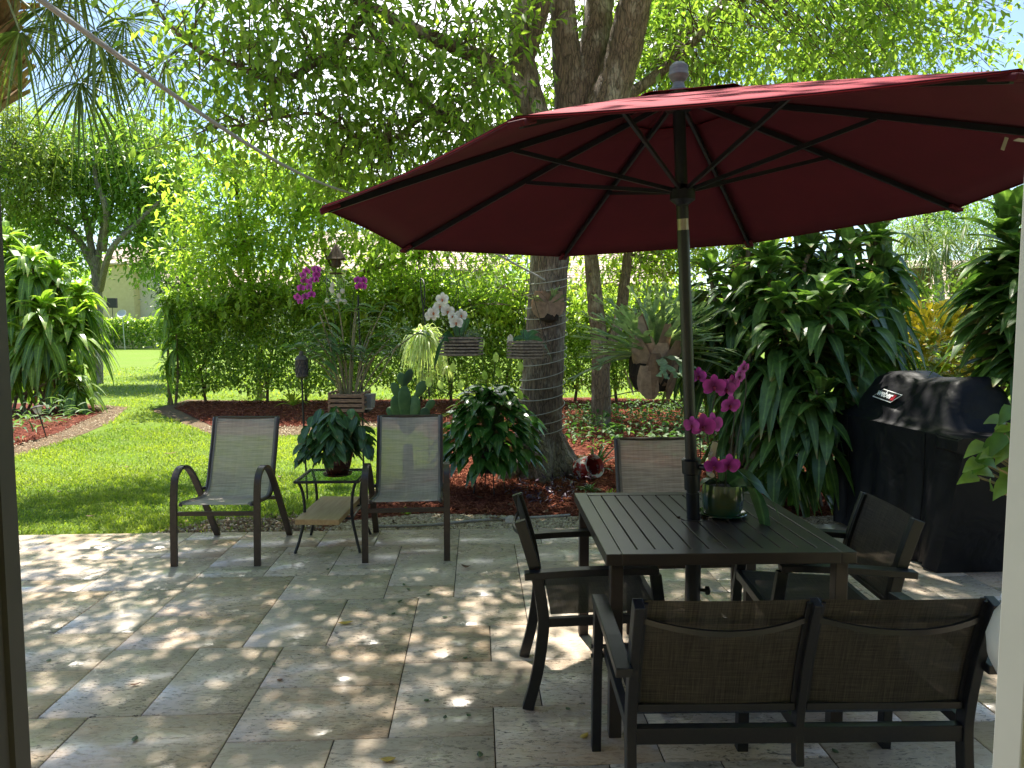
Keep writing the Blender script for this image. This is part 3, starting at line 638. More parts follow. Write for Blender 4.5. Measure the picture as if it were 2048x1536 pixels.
# ================================================================== OTHER TREES
def tree_at(name, label, trunks, blobs, m, LL, LW, per, cr, bark='bark', hang=.3, twig=.005, shell=.3, group=None, tmax=1.2):
    b0 = trunks[0][0][0]
    t = thing(name, label, 'tree', (b0.x, b0.y, -.03), group)
    nd = []
    for pts, rs in trunks:
        mb = MB(); nd += limb(mb, pts, rs, 5, 8, .08); mb.build('trunk' if pts is trunks[0][0] else 'limb', bark, t, True)
    crown(t, blobs, m, LL, LW, per, cr, hang, nd, twig, shell, tmax=tmax)
    return t
def GB(px, Y): return Vector((W(px, 660, Y).x, Y, -.06))
Y = 21
def TT(*q): return [W(a, b, c) for a, b, c in q]
tree_at('broadleaf_tree', 'tall tree with forking pale grey trunks and fine green foliage beyond the left lawn',
        [([GB(190, 21)]+TT((195, 600, Y), (190, 540, Y), (180, 480, Y), (160, 380, Y), (140, 300, Y)), [.17, .14, .12, .10, .07, .04]),
         (TT((192, 560, Y), (205, 460, Y), (235, 370, Y), (250, 290, Y)), [.10, .08, .06, .03]),
         (TT((200, 580, Y), (222, 500, Y-1), (270, 450, Y-1), (320, 400, Y-1)), [.10, .08, .06, .03]),
         (TT((190, 540, Y), (150, 470, Y), (90, 430, Y), (50, 400, Y)), [.11, .09, .06, .03]),
         (TT((180, 470, Y), (196, 400, Y+1), (215, 330, Y+1)), [.09, .07, .04]),
         (TT((208, 500, Y), (212, 420, Y-1), (190, 350, Y-1), (200, 290, Y-1)), [.09, .08, .06, .03]), (TT((240, 480, Y-1), (290, 400, Y), (300, 330, Y)), [.07, .06, .03])],
        [BL(120, 400, Y, (1.6, 1.4, 1.2), 44), BL(60, 470, Y, (1.2, 1.2, 1.2), 34), BL(170, 300, Y, (1.4, 1.4, .9), 46), BL(290, 330, Y, (1.4, 1.4, 1.0), 50), BL(320, 420, Y, (.9, 1.2, 1.0), 40), BL(230, 400, Y, (1.0, 1.2, .8), 16), BL(250, 270, Y, (.8, .8, .5), 14), BL(310, 500, Y, (.6, .8, .6), 16), BL(130, 520, Y, (.9, .8, .5), 12)],
        'leaf_far', .18, .09, 76, .40, 'bark_grey')
tree_at('lime_tree', 'feathery yellow-green tree at the far left behind the dracaena',
        [([GB(-60, 20)]+TT((-50, 500, 20), (-20, 380, 20), (30, 300, 20)), [.3, .22, .15, .06])],
        [BL(30, 280, 20, (1.3, 1.2, .9), 60), BL(-60, 320, 20, (1.3, 1.2, 1.3), 50), BL(90, 340, 19.5, (.7, .8, .6), 24), BL(20, 390, 19.5, (1.1, .9, .6), 26)],
        'leaf_lime', .13, .055, 90, .34, 'bark_grey')
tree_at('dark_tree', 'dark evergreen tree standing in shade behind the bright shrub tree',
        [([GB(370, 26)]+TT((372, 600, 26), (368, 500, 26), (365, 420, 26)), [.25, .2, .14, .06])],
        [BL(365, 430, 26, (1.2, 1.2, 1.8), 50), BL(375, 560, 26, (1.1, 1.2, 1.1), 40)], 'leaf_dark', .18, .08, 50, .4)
tree_at('shrub_tree', 'bright green large-leaved tree rising behind the hedge, left of the others',
        [([GB(520, 16.5)]+TT((515, 640, 16.5), (500, 560, 16), (480, 440, 15.5), (470, 360, 15)), [.12, .10, .08, .06, .03]),
         (TT((515, 640, 16.5), (560, 540, 16), (600, 430, 15.5)), [.08, .06, .03]), (TT((505, 590, 16.2), (440, 520, 15.8), (400, 420, 15.3)), [.07, .05, .03])],
        [BL(450, 400, 15, (1.1, 1.0, 1.0), 48), BL(560, 420, 15, (1.2, 1.0, 1.1), 60), BL(430, 500, 15, (.85, .9, .65), 30), BL(530, 540, 15.4, (1.3, .8, .65), 46), BL(420, 610, 14.9, (.9, .4, .35), 16), BL(620, 590, 14.8, (1.3, .4, .3), 22), BL(470, 330, 15, (.6, .6, .35), 14), BL(640, 340, 15, (1.0, .9, .8), 36)],
        'leaf_bright', .20, .08, 34, .26, group='bright trees behind the hedge', hang=.1)
tree_at('shrub_tree', 'bright green large-leaved tree behind the hedge and the magenta orchid',
        [([GB(700, 15.5+1)]+TT((705, 620, 15.5), (735, 540, 15.5), (790, 430, 15.3), (820, 330, 15)), [.11, .09, .08, .06, .03]),
         (TT((705, 600, 15.5), (650, 500, 15.3), (640, 420, 15)), [.07, .05, .03]), (TT((735, 540, 15.5), (860, 500, 15.3), (960, 440, 15)), [.06, .05, .03])],
        [BL(700, 440, 15, (1.3, 1.0, 1.0), 54), BL(840, 430, 15, (1.2, 1.0, .9), 50), BL(770, 540, 15.4, (1.2, .8, .6), 30), BL(960, 470, 15.4, (1.1, .8, .7), 36), BL(900, 570, 16, (1.4, .6, .3), 24), BL(800, 590, 14.8, (1.4, .4, .3), 22), BL(1000, 595, 14.9, (.9, .4, .3), 14)],
        'leaf_bright', .20, .08, 34, .26, group='bright trees behind the hedge', hang=.1)
tree_at('yard_tree', 'slender tree with two grey-brown trunks behind the hanging staghorn fern',
        [([GB(1205, 11.6)]+TT((1200, 700, 11.6), (1192, 620, 11.6), (1185, 540, 11.6), (1172, 440, 11.6)), [.17, .14, .13, .12, .08]),
         (TT((1202, 740, 11.6), (1238, 640, 11.6), (1250, 560, 11.7), (1262, 450, 11.7)), [.11, .10, .09, .06])],
        [BL(1300, 560, 13, (1.2, .9, .7), 32), BL(1180, 590, 13.6, (.9, .7, .4), 12), BL(1200, 430, 12.4, (1.8, 1.0, .8), 60), BL(1040, 540, 14, (.9, .6, .6), 20), BL(1330, 480, 12, (1.0, .8, .6), 30), BL(1000, 610, 14, (1.0, .6, .25), 12), BL(1450, 440, 12, (1.3, .8, .7), 30)],
        'leaf_bright', .13, .065, 40, .28, hang=.3)
tree_at('tall_tree', 'leafy tree with dark leaning branches above the umbrella at the right',
        [([GB(1500, 13), *TT((1480, 500, 13), (1440, 300, 12.5), (1400, 160, 12), (1340, 40, 12), (1300, -60, 12))], [.22, .2, .17, .13, .10, .06]),
         (TT((1440, 300, 12.5), (1560, 180, 12), (1660, 90, 11.5), (1760, 10, 11)), [.11, .09, .07, .04]), (TT((1400, 160, 12), (1440, 90, 12), (1460, 0, 11.5)), [.1, .08, .05])],
        [BL(1420, 60, 12, (1.5, 1.2, 1.1), 60), BL(1620, 100, 11.5, (1.4, 1.2, .8), 54), BL(1780, 60, 11, (1.1, 1.0, .9), 26), BL(1900, 120, 11, (.8, .8, .35), 8), BL(1850, 40, 10.5, (.7, .7, .35), 8), BL(1300, 60, 13, (1.2, 1.0, 1.0), 30)],
        'leaf_main', .14, .07, 44, .30, hang=.2)
tree_at('airy_tree', 'light green feathery tree seen between the dracaenas at the right',
        [([GB(1880, 24)]+TT((1880, 600, 24), (1870, 520, 24), (1850, 440, 24)), [.2, .16, .12, .05])],
        [BL(1850, 450, 24, (1.6, 1.2, .9), 50), BL(1940, 420, 24, (1.6, 1.2, 1.0), 50), BL(1800, 520, 24, (.8, .8, .6), 14), BL(2040, 440, 24, (1.5, 1, 1.0), 30)],
        'leaf_far', .16, .06, 50, .36, 'bark_grey')
for px, lab in ((1832, 'stubby palm trunk before the tiled roof, the left one of two'), (1918, 'stubby palm trunk before the tiled roof, the right one of two')):
    g = W(px, 640, 17); t = thing('cabbage_palm', lab, 'palm', (g.x, g.y, -.03), 'cabbage palms before the tiled roof')
    mb = MB(); zt = 3.0; mb.tube([Vector((g.x, g.y, -.1)), Vector((g.x+.05, g.y, 1.5)), Vector((g.x, g.y, zt-.5)), Vector((g.x, g.y, zt))], [.17, .16, .24, .26], 10, True, .25); mb.build('trunk', 'boots', t)
    n = 420; hubs = []
    P = np.repeat(np.array([[g.x, g.y, zt]])+randdir(14)*.6+np.array([0, 0, .45]), 30, 0); D = randdir(420); D[:, 2] -= .1
    ribbon('frond', P, D, .75, .03, 'palm', t, S=3, droop=.5, flat=True)

# ================================================================== HEDGES
def hedge(name, label, x0, x1, y0, y1, z0, z1, n, LL, LW, m, stems, grp=None):
    h = thing(name, label, 'hedge', ((x0+x1)/2, (y0+y1)/2, -.03), grp)
    x = rng.uniform(x0, x1, n); f = rng.random(n); y = y0+(y1-y0)*(rng.beta(.6, .8, n))
    bot = z0+.30*np.abs(np.sin(x*1.7)+.6*np.sin(x*4.1+1))*.5; top = z1+.13*np.sin(x*2.3)+.08*np.sin(x*7.1)+.10*np.abs(rng.normal(size=n))+.30*(rng.random(n)<.12)*rng.random(n)
    z = bot+(top-bot)*rng.beta(1.15, .75, n)
    keep = rng.random(n) < .72+.28*np.sin(x*5+z*3)*np.sin(z*6-x*2)
    P = np.stack([x, y, z], 1)[keep]; k = len(P); D = randdir(k); D[:, 2] += .35*(z[keep] > z1-.4); D[:, 1] -= .3
    sz = rng.uniform(.6, 1.2, k); ribbon('foliage', P, D, LL*sz, LW*sz, m, h, S=2)
    for i in range(stems):
        mb = MB(); a = Vector((x0+(x1-x0)*(i+.5+random.uniform(-.3, .3))/stems, (y0+y1)/2+random.uniform(-.2, .2), -.05))
        mb.tube([a, a+Vector((random.uniform(-.1, .1), 0, .7)), a+Vector((random.uniform(-.35, .35), 0, z1*.8))], [.035, .028, .012], 6, True, .1)
        for _ in range(2): mb.tube([a+Vector((0, 0, .3)), a+Vector((random.uniform(-.3, .3), random.uniform(-.2, .2), 1.2))], [.02, .008], 5)
        mb.build('stem', 'twig', h)
    return h
hedge('hedge', 'clipped green hedge with bare stems at the back of the mulch bed', W(345, 700, 15.4).x, 5.2, 14.9, 16.0, .10, 2.18, 115000, .10, .06, 'leaf_hedge', 11)
hedge('hedge', 'low clipped hedge in front of the yellow house', W(150, 650, 58).x, W(420, 650, 58).x, 58, 59.5, .1, 2.3, 7000, .34, .22, 'leaf_hedge', 4)
hedge('hedge', 'hedge behind the yellow croton at the right', 4.6, 9.5, 9.6, 10.6, .1, 2.0, 9000, .10, .055, 'leaf_hedge', 5)
o = None
# distant tree belt: one mass on the horizon
x = rng.uniform(-60, 60, 9000); z = rng.random(9000)**1.3*(6+2*np.sin(x*.3)+1.5*np.sin(x*.83+2)); x *= 1.8; z *= 1.6; P = np.stack([x, 112+6*rng.random(9000), z], 1)
tag(ribbon('tree_belt', P, randdir(9000), 1.6, .9, 'leaf_far', None, S=1, prof=np.array([.8, .8])), 'hazy line of distant trees along the horizon', 'trees', kind='stuff')

# ================================================================== HOUSES
def house(label, x0, x1, y0, y1, z, ridge, wm, wins=(), axis='x', over=.4):
    h = thing('house', label, 'house', ((x0+x1)/2, (y0+y1)/2, -.03))
    mb = MB(); mb.box(((x0+x1)/2, (y0+y1)/2, z/2-.05), (x1-x0, y1-y0, z+.1))
    if axis == 'y': mb.add([(x0, y0+.001, z), (x1, y0+.001, z), ((x0+x1)/2, y0+.001, ridge-.08), (x0, y1, z), (x1, y1, z), ((x0+x1)/2, y1, ridge-.08)], [(0, 1, 2), (5, 4, 3)])
    mb.build('wall', wm, h)
    mb = MB(); a = over
    if axis == 'x':
        ym = (y0+y1)/2
        mb.add([(x0-a, y0-a, z-.1), (x1+a, y0-a, z-.1), (x1+a, ym, ridge), (x0-a, ym, ridge), (x0-a, y1+a, z-.1), (x1+a, y1+a, z-.1)], [(0, 1, 2, 3), (3, 2, 5, 4), (0, 3, 4), (1, 5, 2)])
        mb.add([(x0-a, y0-a, z-.22), (x1+a, y0-a, z-.22), (x1+a, y0-a, z-.101), (x0-a, y0-a, z-.101)], [(0, 1, 2, 3)])
    else:
        xm = (x0+x1)/2
        for sg, xa in ((1, x0-a), (-1, x1+a)):
            mb.add([(xa, y0-a, z-.15), (xm, y0-a, ridge), (xm, y1, ridge), (xa, y1, z-.15), (xa, y0-a, z-.33), (xm, y0-a, ridge-.2), (xm, y1, ridge-.2), (xa, y1, z-.33)], [(0, 1, 2, 3), (4, 5, 1, 0), (7, 6, 5, 4)])
    mb.build('roof', 'roof', h)
    for wx, wz, ww, wh in wins:
        mb = MB(); mb.box((wx, y0-.03, wz), (ww+.14, .06, wh+.14)); f = mb.build('window', 'white_metal', h)
        mb = MB(); mb.box((wx, y0-.07, wz), (ww, .02, wh)); mb.build('pane', 'winglass', f)
    return h
YH = 62
house('yellow stucco house with a gabled roof across the left lawn', W(190, 600, YH).x, W(268, 600, YH).x, YH, YH+12, 7.4, 9.6, 'wall_yellow', (), 'x')
house('cream stucco house wing with a small shuttered window beside the yellow one', W(269, 600, YH+1).x, W(322, 600, YH+1).x-.0, YH+1, YH+12, 6.0, 8.0, 'wall_cream', [(W(314, 552, YH+1).x, W(314, 552, YH+1).z, .4, 1.5)], 'y')
house('low cream stucco house partly hidden by the bright shrub tree', W(330, 600, YH+3).x, W(560, 600, YH+3).x, YH+3, YH+12, 5.0, 7.4, 'wall_cream', (), 'x')
house('white house glimpsed through the trees behind the umbrella', W(600, 600, 45).x, W(1000, 600, 45).x, 45, 55, 5.4, 8.4, 'wall_cream', [(W(640, 560, 45).x, 4.4, 1.1, 1.4), (W(905, 560, 45).x, 4.4, 1.1, 1.4)], 'x')
house('pale yellow house between the trunks right of the shade tree', W(1120, 600, 40).x, W(1330, 600, 40).x, 40, 48, 4.2, 6.5, 'wall_yellow', (), 'x')
house('house with a pale pink tiled roof behind the dracaenas at right', W(1800, 600, 27).x, W(2300, 600, 27).x, 27, 36, 2.2, 4.6, 'wall_cream', (), 'x')
g = W(243, 627, 56); mb = MB(); q = Matrix.Rotation(R(60), 3, 'X'); mb.lathe([(.02, -.12), (.2, -.09), (.36, 0), (.35, .02), (.2, -.06)], g, 20, 1, q)
mb.tube([g+Vector((0, .1, 0)), Vector((g.x, g.y+.3, -.03))], .03, 6)
tag(mb.build('satellite_dish', 'dish', smooth=True), 'grey satellite dish on a short mast before the yellow house', 'satellite dish')
g = W(224, 606, 55); mb = MB(); mb.box(g, (.7, .3, .75), .1); mb.tube([g, Vector((g.x+.05, g.y, -.03))], .03, 6)
tag(mb.build('floodlight_box', 'black_sign', bevel=.01), 'square black box on a thin post in front of the yellow house', 'box')
# ================================================================== FURNITURE
def sling_chair(label, loc, rz):
    t = thing('patio_chair', label, 'chair', (loc[0], loc[1], 0), 'stacking sling patio chairs with curved bronze arms', rz)
    side = [(-.36, 0), (-.335, .33), (-.315, .50), (-.27, .585), (-.18, .625), (-.05, .60), (.06, .545), (.13, .45), (.20, .32), (.36, 0)]
    hoop = [(-.36, 0), (-.34, .38), (-.322, .53), (-.285, .60), (-.215, .63), (-.13, .615), (-.05, .555), (.03, .46), (.17, .27), (.36, 0)]
    for s in (-1, 1):
        mb = MB(); p = smoothpath([(s*.272, y, z) for y, z in hoop], 5); mb.sweep(p, .042, .020, (0, 0, 1) if False else (0, -1, .001)); mb.v = [Vector(v) for v in mb.v]
        mb.build('side_frame', 'bronze', t, True, True)
    sp = [(-.33, .395), (-.31, .408), (-.20, .395), (-.02, .375), (.06, .385), (.115, .45), (.17, .60), (.215, .72), (.265, .88), (.285, .905)]
    P = smoothpath([(0, y, z) for y, z in sp], 5)
    mb = MB()
    for s in (-1, 1): mb.tube([p+Vector((s*.232, 0, 0)) for p in P], .013, 7)
    mb.tube([(-.232, .285, .905), (.232, .285, .905)], .012, 7)
    mb.build('sling_frame', 'bronze', t, True, True)
    for y, z in ((-.335, .345), (.115, .345)):
        mb = MB(); mb.sweep([(-.262, y, z), (.262, y, z)], .022, .026); mb.build('crossbar', 'bronze', t, False, True)
    mb = MB()
    for s in (-1, 1): mb.sweep([(s*.24, .115, .42), (s*.265, .075, .42)], .02, .02)
    mb.build('bracket', 'bronze', t, False, True)
    def piece(nm, a, b):
        Q = P[a:b+1]; n = len(Q)-1
        def fn(u, v):
            k = v*n; i = min(int(k), n-1); q = Q[i].lerp(Q[i+1], k-i); e = 1-(2*u-1)**2
            return (-.228+.456*u, q.y+(.012*e*math.sin(math.pi*v) if nm == 'backrest' else 0), q.z-.012*e*(math.sin(math.pi*v) if nm == 'seat' else 0)+.004)
        mb = MB(); mb.grid(fn, 10, n); mb.build(nm, 'sling_grey', t, True, True)
        for s in (0.02, .98):
            mb = MB(); mb.sweep([Vector(fn(s, k/n))+Vector((0, -.003, .003)) for k in range(n+1)], .022, .003, (0, -.7, .7)); mb.build('sling_hem', 'sling_hem', t, True, True)
    piece('seat', 1, 26); piece('backrest', 26, len(P)-1)
    return t
M['sling_hem'] = mat('grey sling hem', (.24, .22, .20), .8)
sling_chair('grey sling patio chair on the lawn edge, left of the glass side table', (-1.955, 4.93), R(1))
sling_chair('grey sling patio chair with sun on its seat, right of the glass side table', (-.74, 5.02), R(5))
sling_chair('tan mesh sling chair pushed in at the far side of the dining table', (.86, 3.90), R(3))

def armchair(name, label, cat, loc, rz, hw, seats, group=None):
    t = thing(name, label, cat, (loc[0], loc[1], 0), group, rz)
    bk = [(.285, 0), (.245, .16), (.222, .33), (.225, .42), (.25, .56), (.29, .70), (.318, .785)]
    P = smoothpath([(0, y, z) for y, z in bk], 4)
    for s in (-1, 1):
        mb = MB(); mb.sweep([p+Vector((s*hw, 0, 0)) for p in P], .030, .046, (0, -1, .001)); mb.build('back_post', 'black_metal', t, False, True, .003)
        ax = s*(hw+.034)
        mb = MB(); mb.sweep(smoothpath([(ax, .30, .572), (ax, .10, .585), (ax, -.14, .592), (ax, -.235, .588)], 3), .050, .028); mb.build('armrest', 'black_metal', t, False, True, .003)
        mb = MB(); mb.sweep([(ax, -.225, .575), (ax, -.262, .30), (ax, -.268, 0)], .034, .044, (0, -1, .001)); mb.build('leg', 'black_metal', t, False, True, .003)
        mb = MB(); mb.sweep([(s*hw, -.25, .385), (s*hw, .215, .365)], .026, .036); mb.build('seat_rail', 'black_metal', t, False, True, .002)
        for z in (.395, .36):
            mb = MB(); mb.tube([(s*(hw+.056), -.262, z), (s*(hw-.01), -.262, z)], .008, 8); mb.build('bolt', 'black_metal', t, True, True)
    mb = MB(); mb.sweep([(-hw, -.262, .385), (hw, -.262, .385)], .026, .036); mb.build('seat_rail', 'black_metal', t, False, True, .002)
    mb = MB(); mb.sweep([(-hw, .222, .345), (hw, .222, .345)], .030, .050); mb.build('rear_beam', 'black_metal', t, False, True, .002)
    w = 2*hw/seats
    for k in range(seats):
        x0 = -hw+k*w+.018; x1 = x0+w-.036
        if k: 
            mb = MB(); mb.sweep([p+Vector((x0-.018, -.004, 0)) for p in P[6:]], .026, .040, (0, -1, .001)); mb.build('back_post', 'black_metal', t, False, True, .003)
            mb = MB(); mb.sweep([(x0-.018, -.25, .385), (x0-.018, .215, .365)], .026, .036); mb.build('seat_rail', 'black_metal', t, False, True)
            mb = MB(); mb.sweep([(x0-.018, -.255, .37), (x0-.018, -.255, 0)], .040, .040, (0, -1, 0)); mb.build('leg', 'black_metal', t, False, True, .003)
        def sf(u, v): e = 1-(2*u-1)**2; return (x0+(x1-x0)*u, -.255+.445*v, .408-.018*v-.022*e*math.sin(math.pi*min(v+.1, 1)))
        mb = MB(); mb.grid(sf, 10, 10); mb.build('seat', 'sling_dark', t, True, True)
        Q = [p for p in P if p.z > .40]; n = len(Q)-1
        def bf(u, v):
            q_ = v*n; i = min(int(q_), n-1); q = Q[i].lerp(Q[i+1], q_-i); e = 1-(2*u-1)**2
            return (x0+(x1-x0)*u, q.y-.006+.010*e, q.z+.006)
        mb = MB(); mb.grid(bf, 12, 12); mb.build('backrest', 'sling_dark', t, True, True)
        mb = MB(); mb.sweep([(x0+(x1-x0)*i/10, .293+.045*(1-(i/5-1)**2), .725-.022*(1-(i/5-1)**2)) for i in range(11)], .010, .016, (0, 0, 1)); mb.build('back_brace', 'black_metal', t, True, True)
        mb = MB(); mb.sweep([(x0, .226, .432), (x1, .226, .432)], .018, .022); mb.build('lower_rail', 'black_metal', t, False, True, .002)
        for sx in (x0, x1):
            mb = MB(); mb.sweep([Vector((sx, q.y-.010, q.z)) for q in Q], .018, .020, (0, -1, 0)); mb.build('sling_rail', 'black_metal', t, False, True)
    return t
armchair('dining_armchair', 'dark sling armchair at the left side of the dining table, seen from its side', 'chair', (.345, 3.045), R(91), .235, 1, 'dark sling armchairs at the dining table')
armchair('dining_armchair', 'dark sling armchair at the right side of the dining table, facing left', 'chair', (1.335, 3.07), R(-93), .235, 1, 'dark sling armchairs at the dining table')
armchair('loveseat', 'dark two-seat sling loveseat in the foreground with its back to the viewer', 'loveseat', (.862, 2.268), R(180), .505, 2)
for ob in list(scn.objects):
    if ob.name.startswith('loveseat'): ob.location = (.855, 2.268, 0); ob.rotation_euler = (0, 0, R(180+1.0))

# dining table
TC = Vector((.805, 3.085, 0)); TR = R(1.8)
tb = thing('dining_table', 'square dark brown slatted metal dining table under the red umbrella', 'table', TC, None, TR)
W2, D2, ZT = .472, .500, .722
mb = MB()
for s in (-1, 1): mb.box((s*(W2-.03), 0, ZT-.022), (.06, 2*D2, .044)); mb.box((0, s*(D2-.03), ZT-.022), (2*W2-.12, .06, .044))
mb.build('top_frame', 'table_metal', tb, False, True, .003)
ns = 12; sw = (2*W2-.12)/ns
for i in range(ns):
    x = -W2+.06+sw*(i+.5); 
    if i == 5 or i == 6:
        for s in (-1, 1): mb = MB(); mb.box((x, s*(D2-.06+.035)/2, ZT-.008), (sw-.007, D2-.06-.035, .012)); mb.build('slat', 'table_metal', tb, False, True, .0015)
    else: mb = MB(); mb.box((x, 0, ZT-.008), (sw-.007, 2*D2-.12, .012)); mb.build('slat', 'table_metal', tb, False, True, .0015)
mb = MB(); mb.lathe([(.034, 0), (.034, .006), (.060, .006), (.060, 0)], (0, 0, ZT-.006), 20); mb.f = mb.f[:-2]; mb.build('hole_ring', 'table_metal', tb, True, True)
mb = MB()
for y in (-.2, .2): mb.sweep([(-W2+.06, y, ZT-.03), (W2-.06, y, ZT-.03)], .03, .02)
mb.build('support_bar', 'table_metal', tb, False, True)
for sx in (-1, 1):
    for sy in (-1, 1): mb = MB(); mb.box((sx*(W2-.045), sy*(D2-.045), (ZT-.044)/2), (.048, .048, ZT-.044)); mb.build('leg', 'table_metal', tb, False, True, .003)

# umbrella
ax = Vector((-.05652108, .02498108, 1)).normalized(); U = (Vector((1, 0, 0))-ax*ax.x).normalized(); Vv = ax.cross(U)
cr_ = Vector((.66297, 2.90822, 2.47788)); Rr, DR, PHI, HUB, JF = 1.40715, .45016, .28177, .378, .495
um = thing('patio_umbrella', 'wine red octagonal market umbrella rising through the dining table', 'umbrella', (TC.x, TC.y, .55))
def rib_pt(k, f, lift=0):
    a = PHI+k*math.pi/4; d = U*math.cos(a)+Vv*math.sin(a)
    return cr_+d*(Rr*f)-ax*(DR*(f*.93+.07*f*f))+ax*lift
foot = Vector((TC.x, TC.y, .66)); hub = cr_-ax*HUB
dirp = (cr_-foot).normalized()
pj = foot.lerp(cr_, .715)
mb = MB(); mb.tube([foot, foot.lerp(cr_, .10)], .0285, 16); mb.build('lower_sleeve', 'black_metal', um, True)
mb = MB(); mb.tube([foot.lerp(cr_, .02), pj], .0250, 16); mb.tube([pj+dirp*.045, cr_], .0250, 16); mb.build('pole', 'black_metal', um, True)
mb = MB(); mb.tube([pj-dirp*.02, pj+dirp*.06], .0235, 16); mb.build('tilt_joint', 'silver', um, True)
mb = MB(); p0 = foot.lerp(cr_, .135); mb.tube([p0-dirp*.05, p0+dirp*.02, p0+dirp*.025, p0+dirp*.085, p0+dirp*.09], [.034, .034, .042, .042, .032], 16); ck = mb.build('crank_housing', 'black_metal', um, True)
p1 = p0+dirp*.055; mb = MB(); mb.tube([p1, p1+Vector((.065, -.055, 0))], .013, 10); mb.build('crank_shaft', 'black_metal', ck, True)
p2 = p1+Vector((.065, -.055, 0)); mb = MB(); mb.sweep([p2+Vector((.016, -.012, .115)), p2+Vector((.004, -.010, .05)), p2+Vector((-.006, -.012, -.02))], .022, .014, (0, -1, 0)); mb.tube([p2+Vector((-.004, 0, -.02)), p2+Vector((-.004, -.05, -.02))], .011, 10); mb.tube([p2+Vector((.012, 0, .085)), p2+Vector((-.012, -.03, .06))], .007, 8); mb.build('crank_handle', 'crank', um, True)
mb = MB(); mb.lathe([(.026, -.05), (.036, -.04), (.050, -.03), (.050, .008), (.035, .02), (.026, .03)], hub, 20); mb.build('runner_hub', 'black_metal', um, True)
mb = MB(); mb.lathe([(.02, -.05), (.05, -.045), (.05, -.01), (.02, 0)], cr_-ax*.01, 20); mb.build('top_hub', 'black_metal', um, True)
mb = MB(); mb.lathe([(.012, 0), (.040, .004), (.040, .018), (.026, .030), (.021, .048), (.030, .058), (.040, .075), (.038, .086), (.036, .110), (.022, .124), (.004, .129)], cr_+ax*.006, 24); mb.build('finial', 'finial', um, True)
# cloth: eight sectors, sagging between the ribs, scalloped edge
def cloth(s0, s1, lift, name, nS=9, hemdrop=.0):
    V = []; Q = []; nA = 8
    for k in range(8):
        o = len(V)
        for i in range(nS+1):
            f = s0+(s1-s0)*i/nS
            for j in range(nA+1):
                t = j/nA; a = rib_pt(k, f, lift); b = rib_pt((k+1) % 8, f, lift); p = a.lerp(b, t)
                e = 4*t*(1-t); c = cr_-ax*ax.dot(cr_-p); inw = (c-p); inw = inw/max(inw.length, .01)
                p = p-ax*(.004*e*f)+inw*(.022*e*f**4)+ax*hemdrop*0
                V.append(p)
        for i in range(nS):
            for j in range(nA): a = o+i*(nA+1)+j; Q.append((a, a+1, a+nA+2, a+nA+1))
    mb = MB(); mb.v = V; mb.f = Q; ob = mb.build(name, 'canopy', um, True)
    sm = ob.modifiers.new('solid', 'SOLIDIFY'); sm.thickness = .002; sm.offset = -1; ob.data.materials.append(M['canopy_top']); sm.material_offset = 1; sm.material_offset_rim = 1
    return ob
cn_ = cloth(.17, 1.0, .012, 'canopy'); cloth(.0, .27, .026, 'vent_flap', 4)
# hem band and pocket at each rib end
for k in range(8):
    a = rib_pt(k, .035, -.004); b = rib_pt(k, .985, -.004)
    mb = MB(); mb.sweep([rib_pt(k, f, -.004) for f in (.03, .2, .4, .6, .8, .985)], .012, .020, ax); rb = mb.build('rib', 'black_metal', um)
    j = rib_pt(k, JF, -.012); mb = MB(); dd = (j-hub); dd.normalize(); mb.sweep([hub+dd*.035, j], .011, .016, ax); mb.build('strut', 'black_metal', um)
    mb = MB(); q0, q1 = rib_pt(k, .955, -.002), rib_pt(k, 1.004, -.001); mb.sweep([q0, q1], .045, .016, ax); mb.build('rib_pocket', 'canopy', um, False, False, .004)
    # narrow hem along each edge
    mb = MB(); pts_ = []
    for i in range(9):
        t = i/8; p = rib_pt(k, 1, .012).lerp(rib_pt((k+1) % 8, 1, .012), t); e = 4*t*(1-t); c = cr_-ax*ax.dot(cr_-p); inw = (c-p).normalized(); pts_.append(p-ax*(.004*e-.001)+inw*(.022*e+.003))
    mb.sweep(pts_, .003, .010, ax); mb.build('hem', 'canopy', um, True)
k = 7; q0 = rib_pt(7, .78, -.03); mb = MB(); mb.sweep([q0, q0+Vector((.07, -.01, -.012))], .03, .002); mb.sweep([q0+Vector((-.03, 0, .006)), q0+Vector((-.045, -.005, -.035))], .012, .002, (0, 1, 0)); mb.build('care_tag', 'stone', um)
# stand under the table
st = thing('umbrella_stand', 'black umbrella stand with a round base and knobs under the dining table', 'umbrella stand', (TC.x, TC.y, 0))
mb = MB(); mb.lathe([(.25, 0), (.25, .02), (.22, .045), (.12, .07), (.06, .085), (.045, .10)], (TC.x, TC.y, 0), 32); mb.build('base', 'black_metal', st, True)
mb = MB(); mb.tube([(TC.x, TC.y, .09), (TC.x, TC.y, .66)], .034, 20); mb.build('tube', 'black_metal', st, True)
for z in (.60, .40):
    mb = MB(); mb.tube([(TC.x+.03, TC.y-.01, z), (TC.x+.055, TC.y-.02, z)], .008, 8); mb.lathe([(.014, -.008), (.019, -.004), (.019, .008), (.012, .013)], (TC.x+.058, TC.y-.02, z), 12, 1, Matrix.Rotation(R(90), 3, 'Y')); mb.build('knob', 'black_metal', st, True)

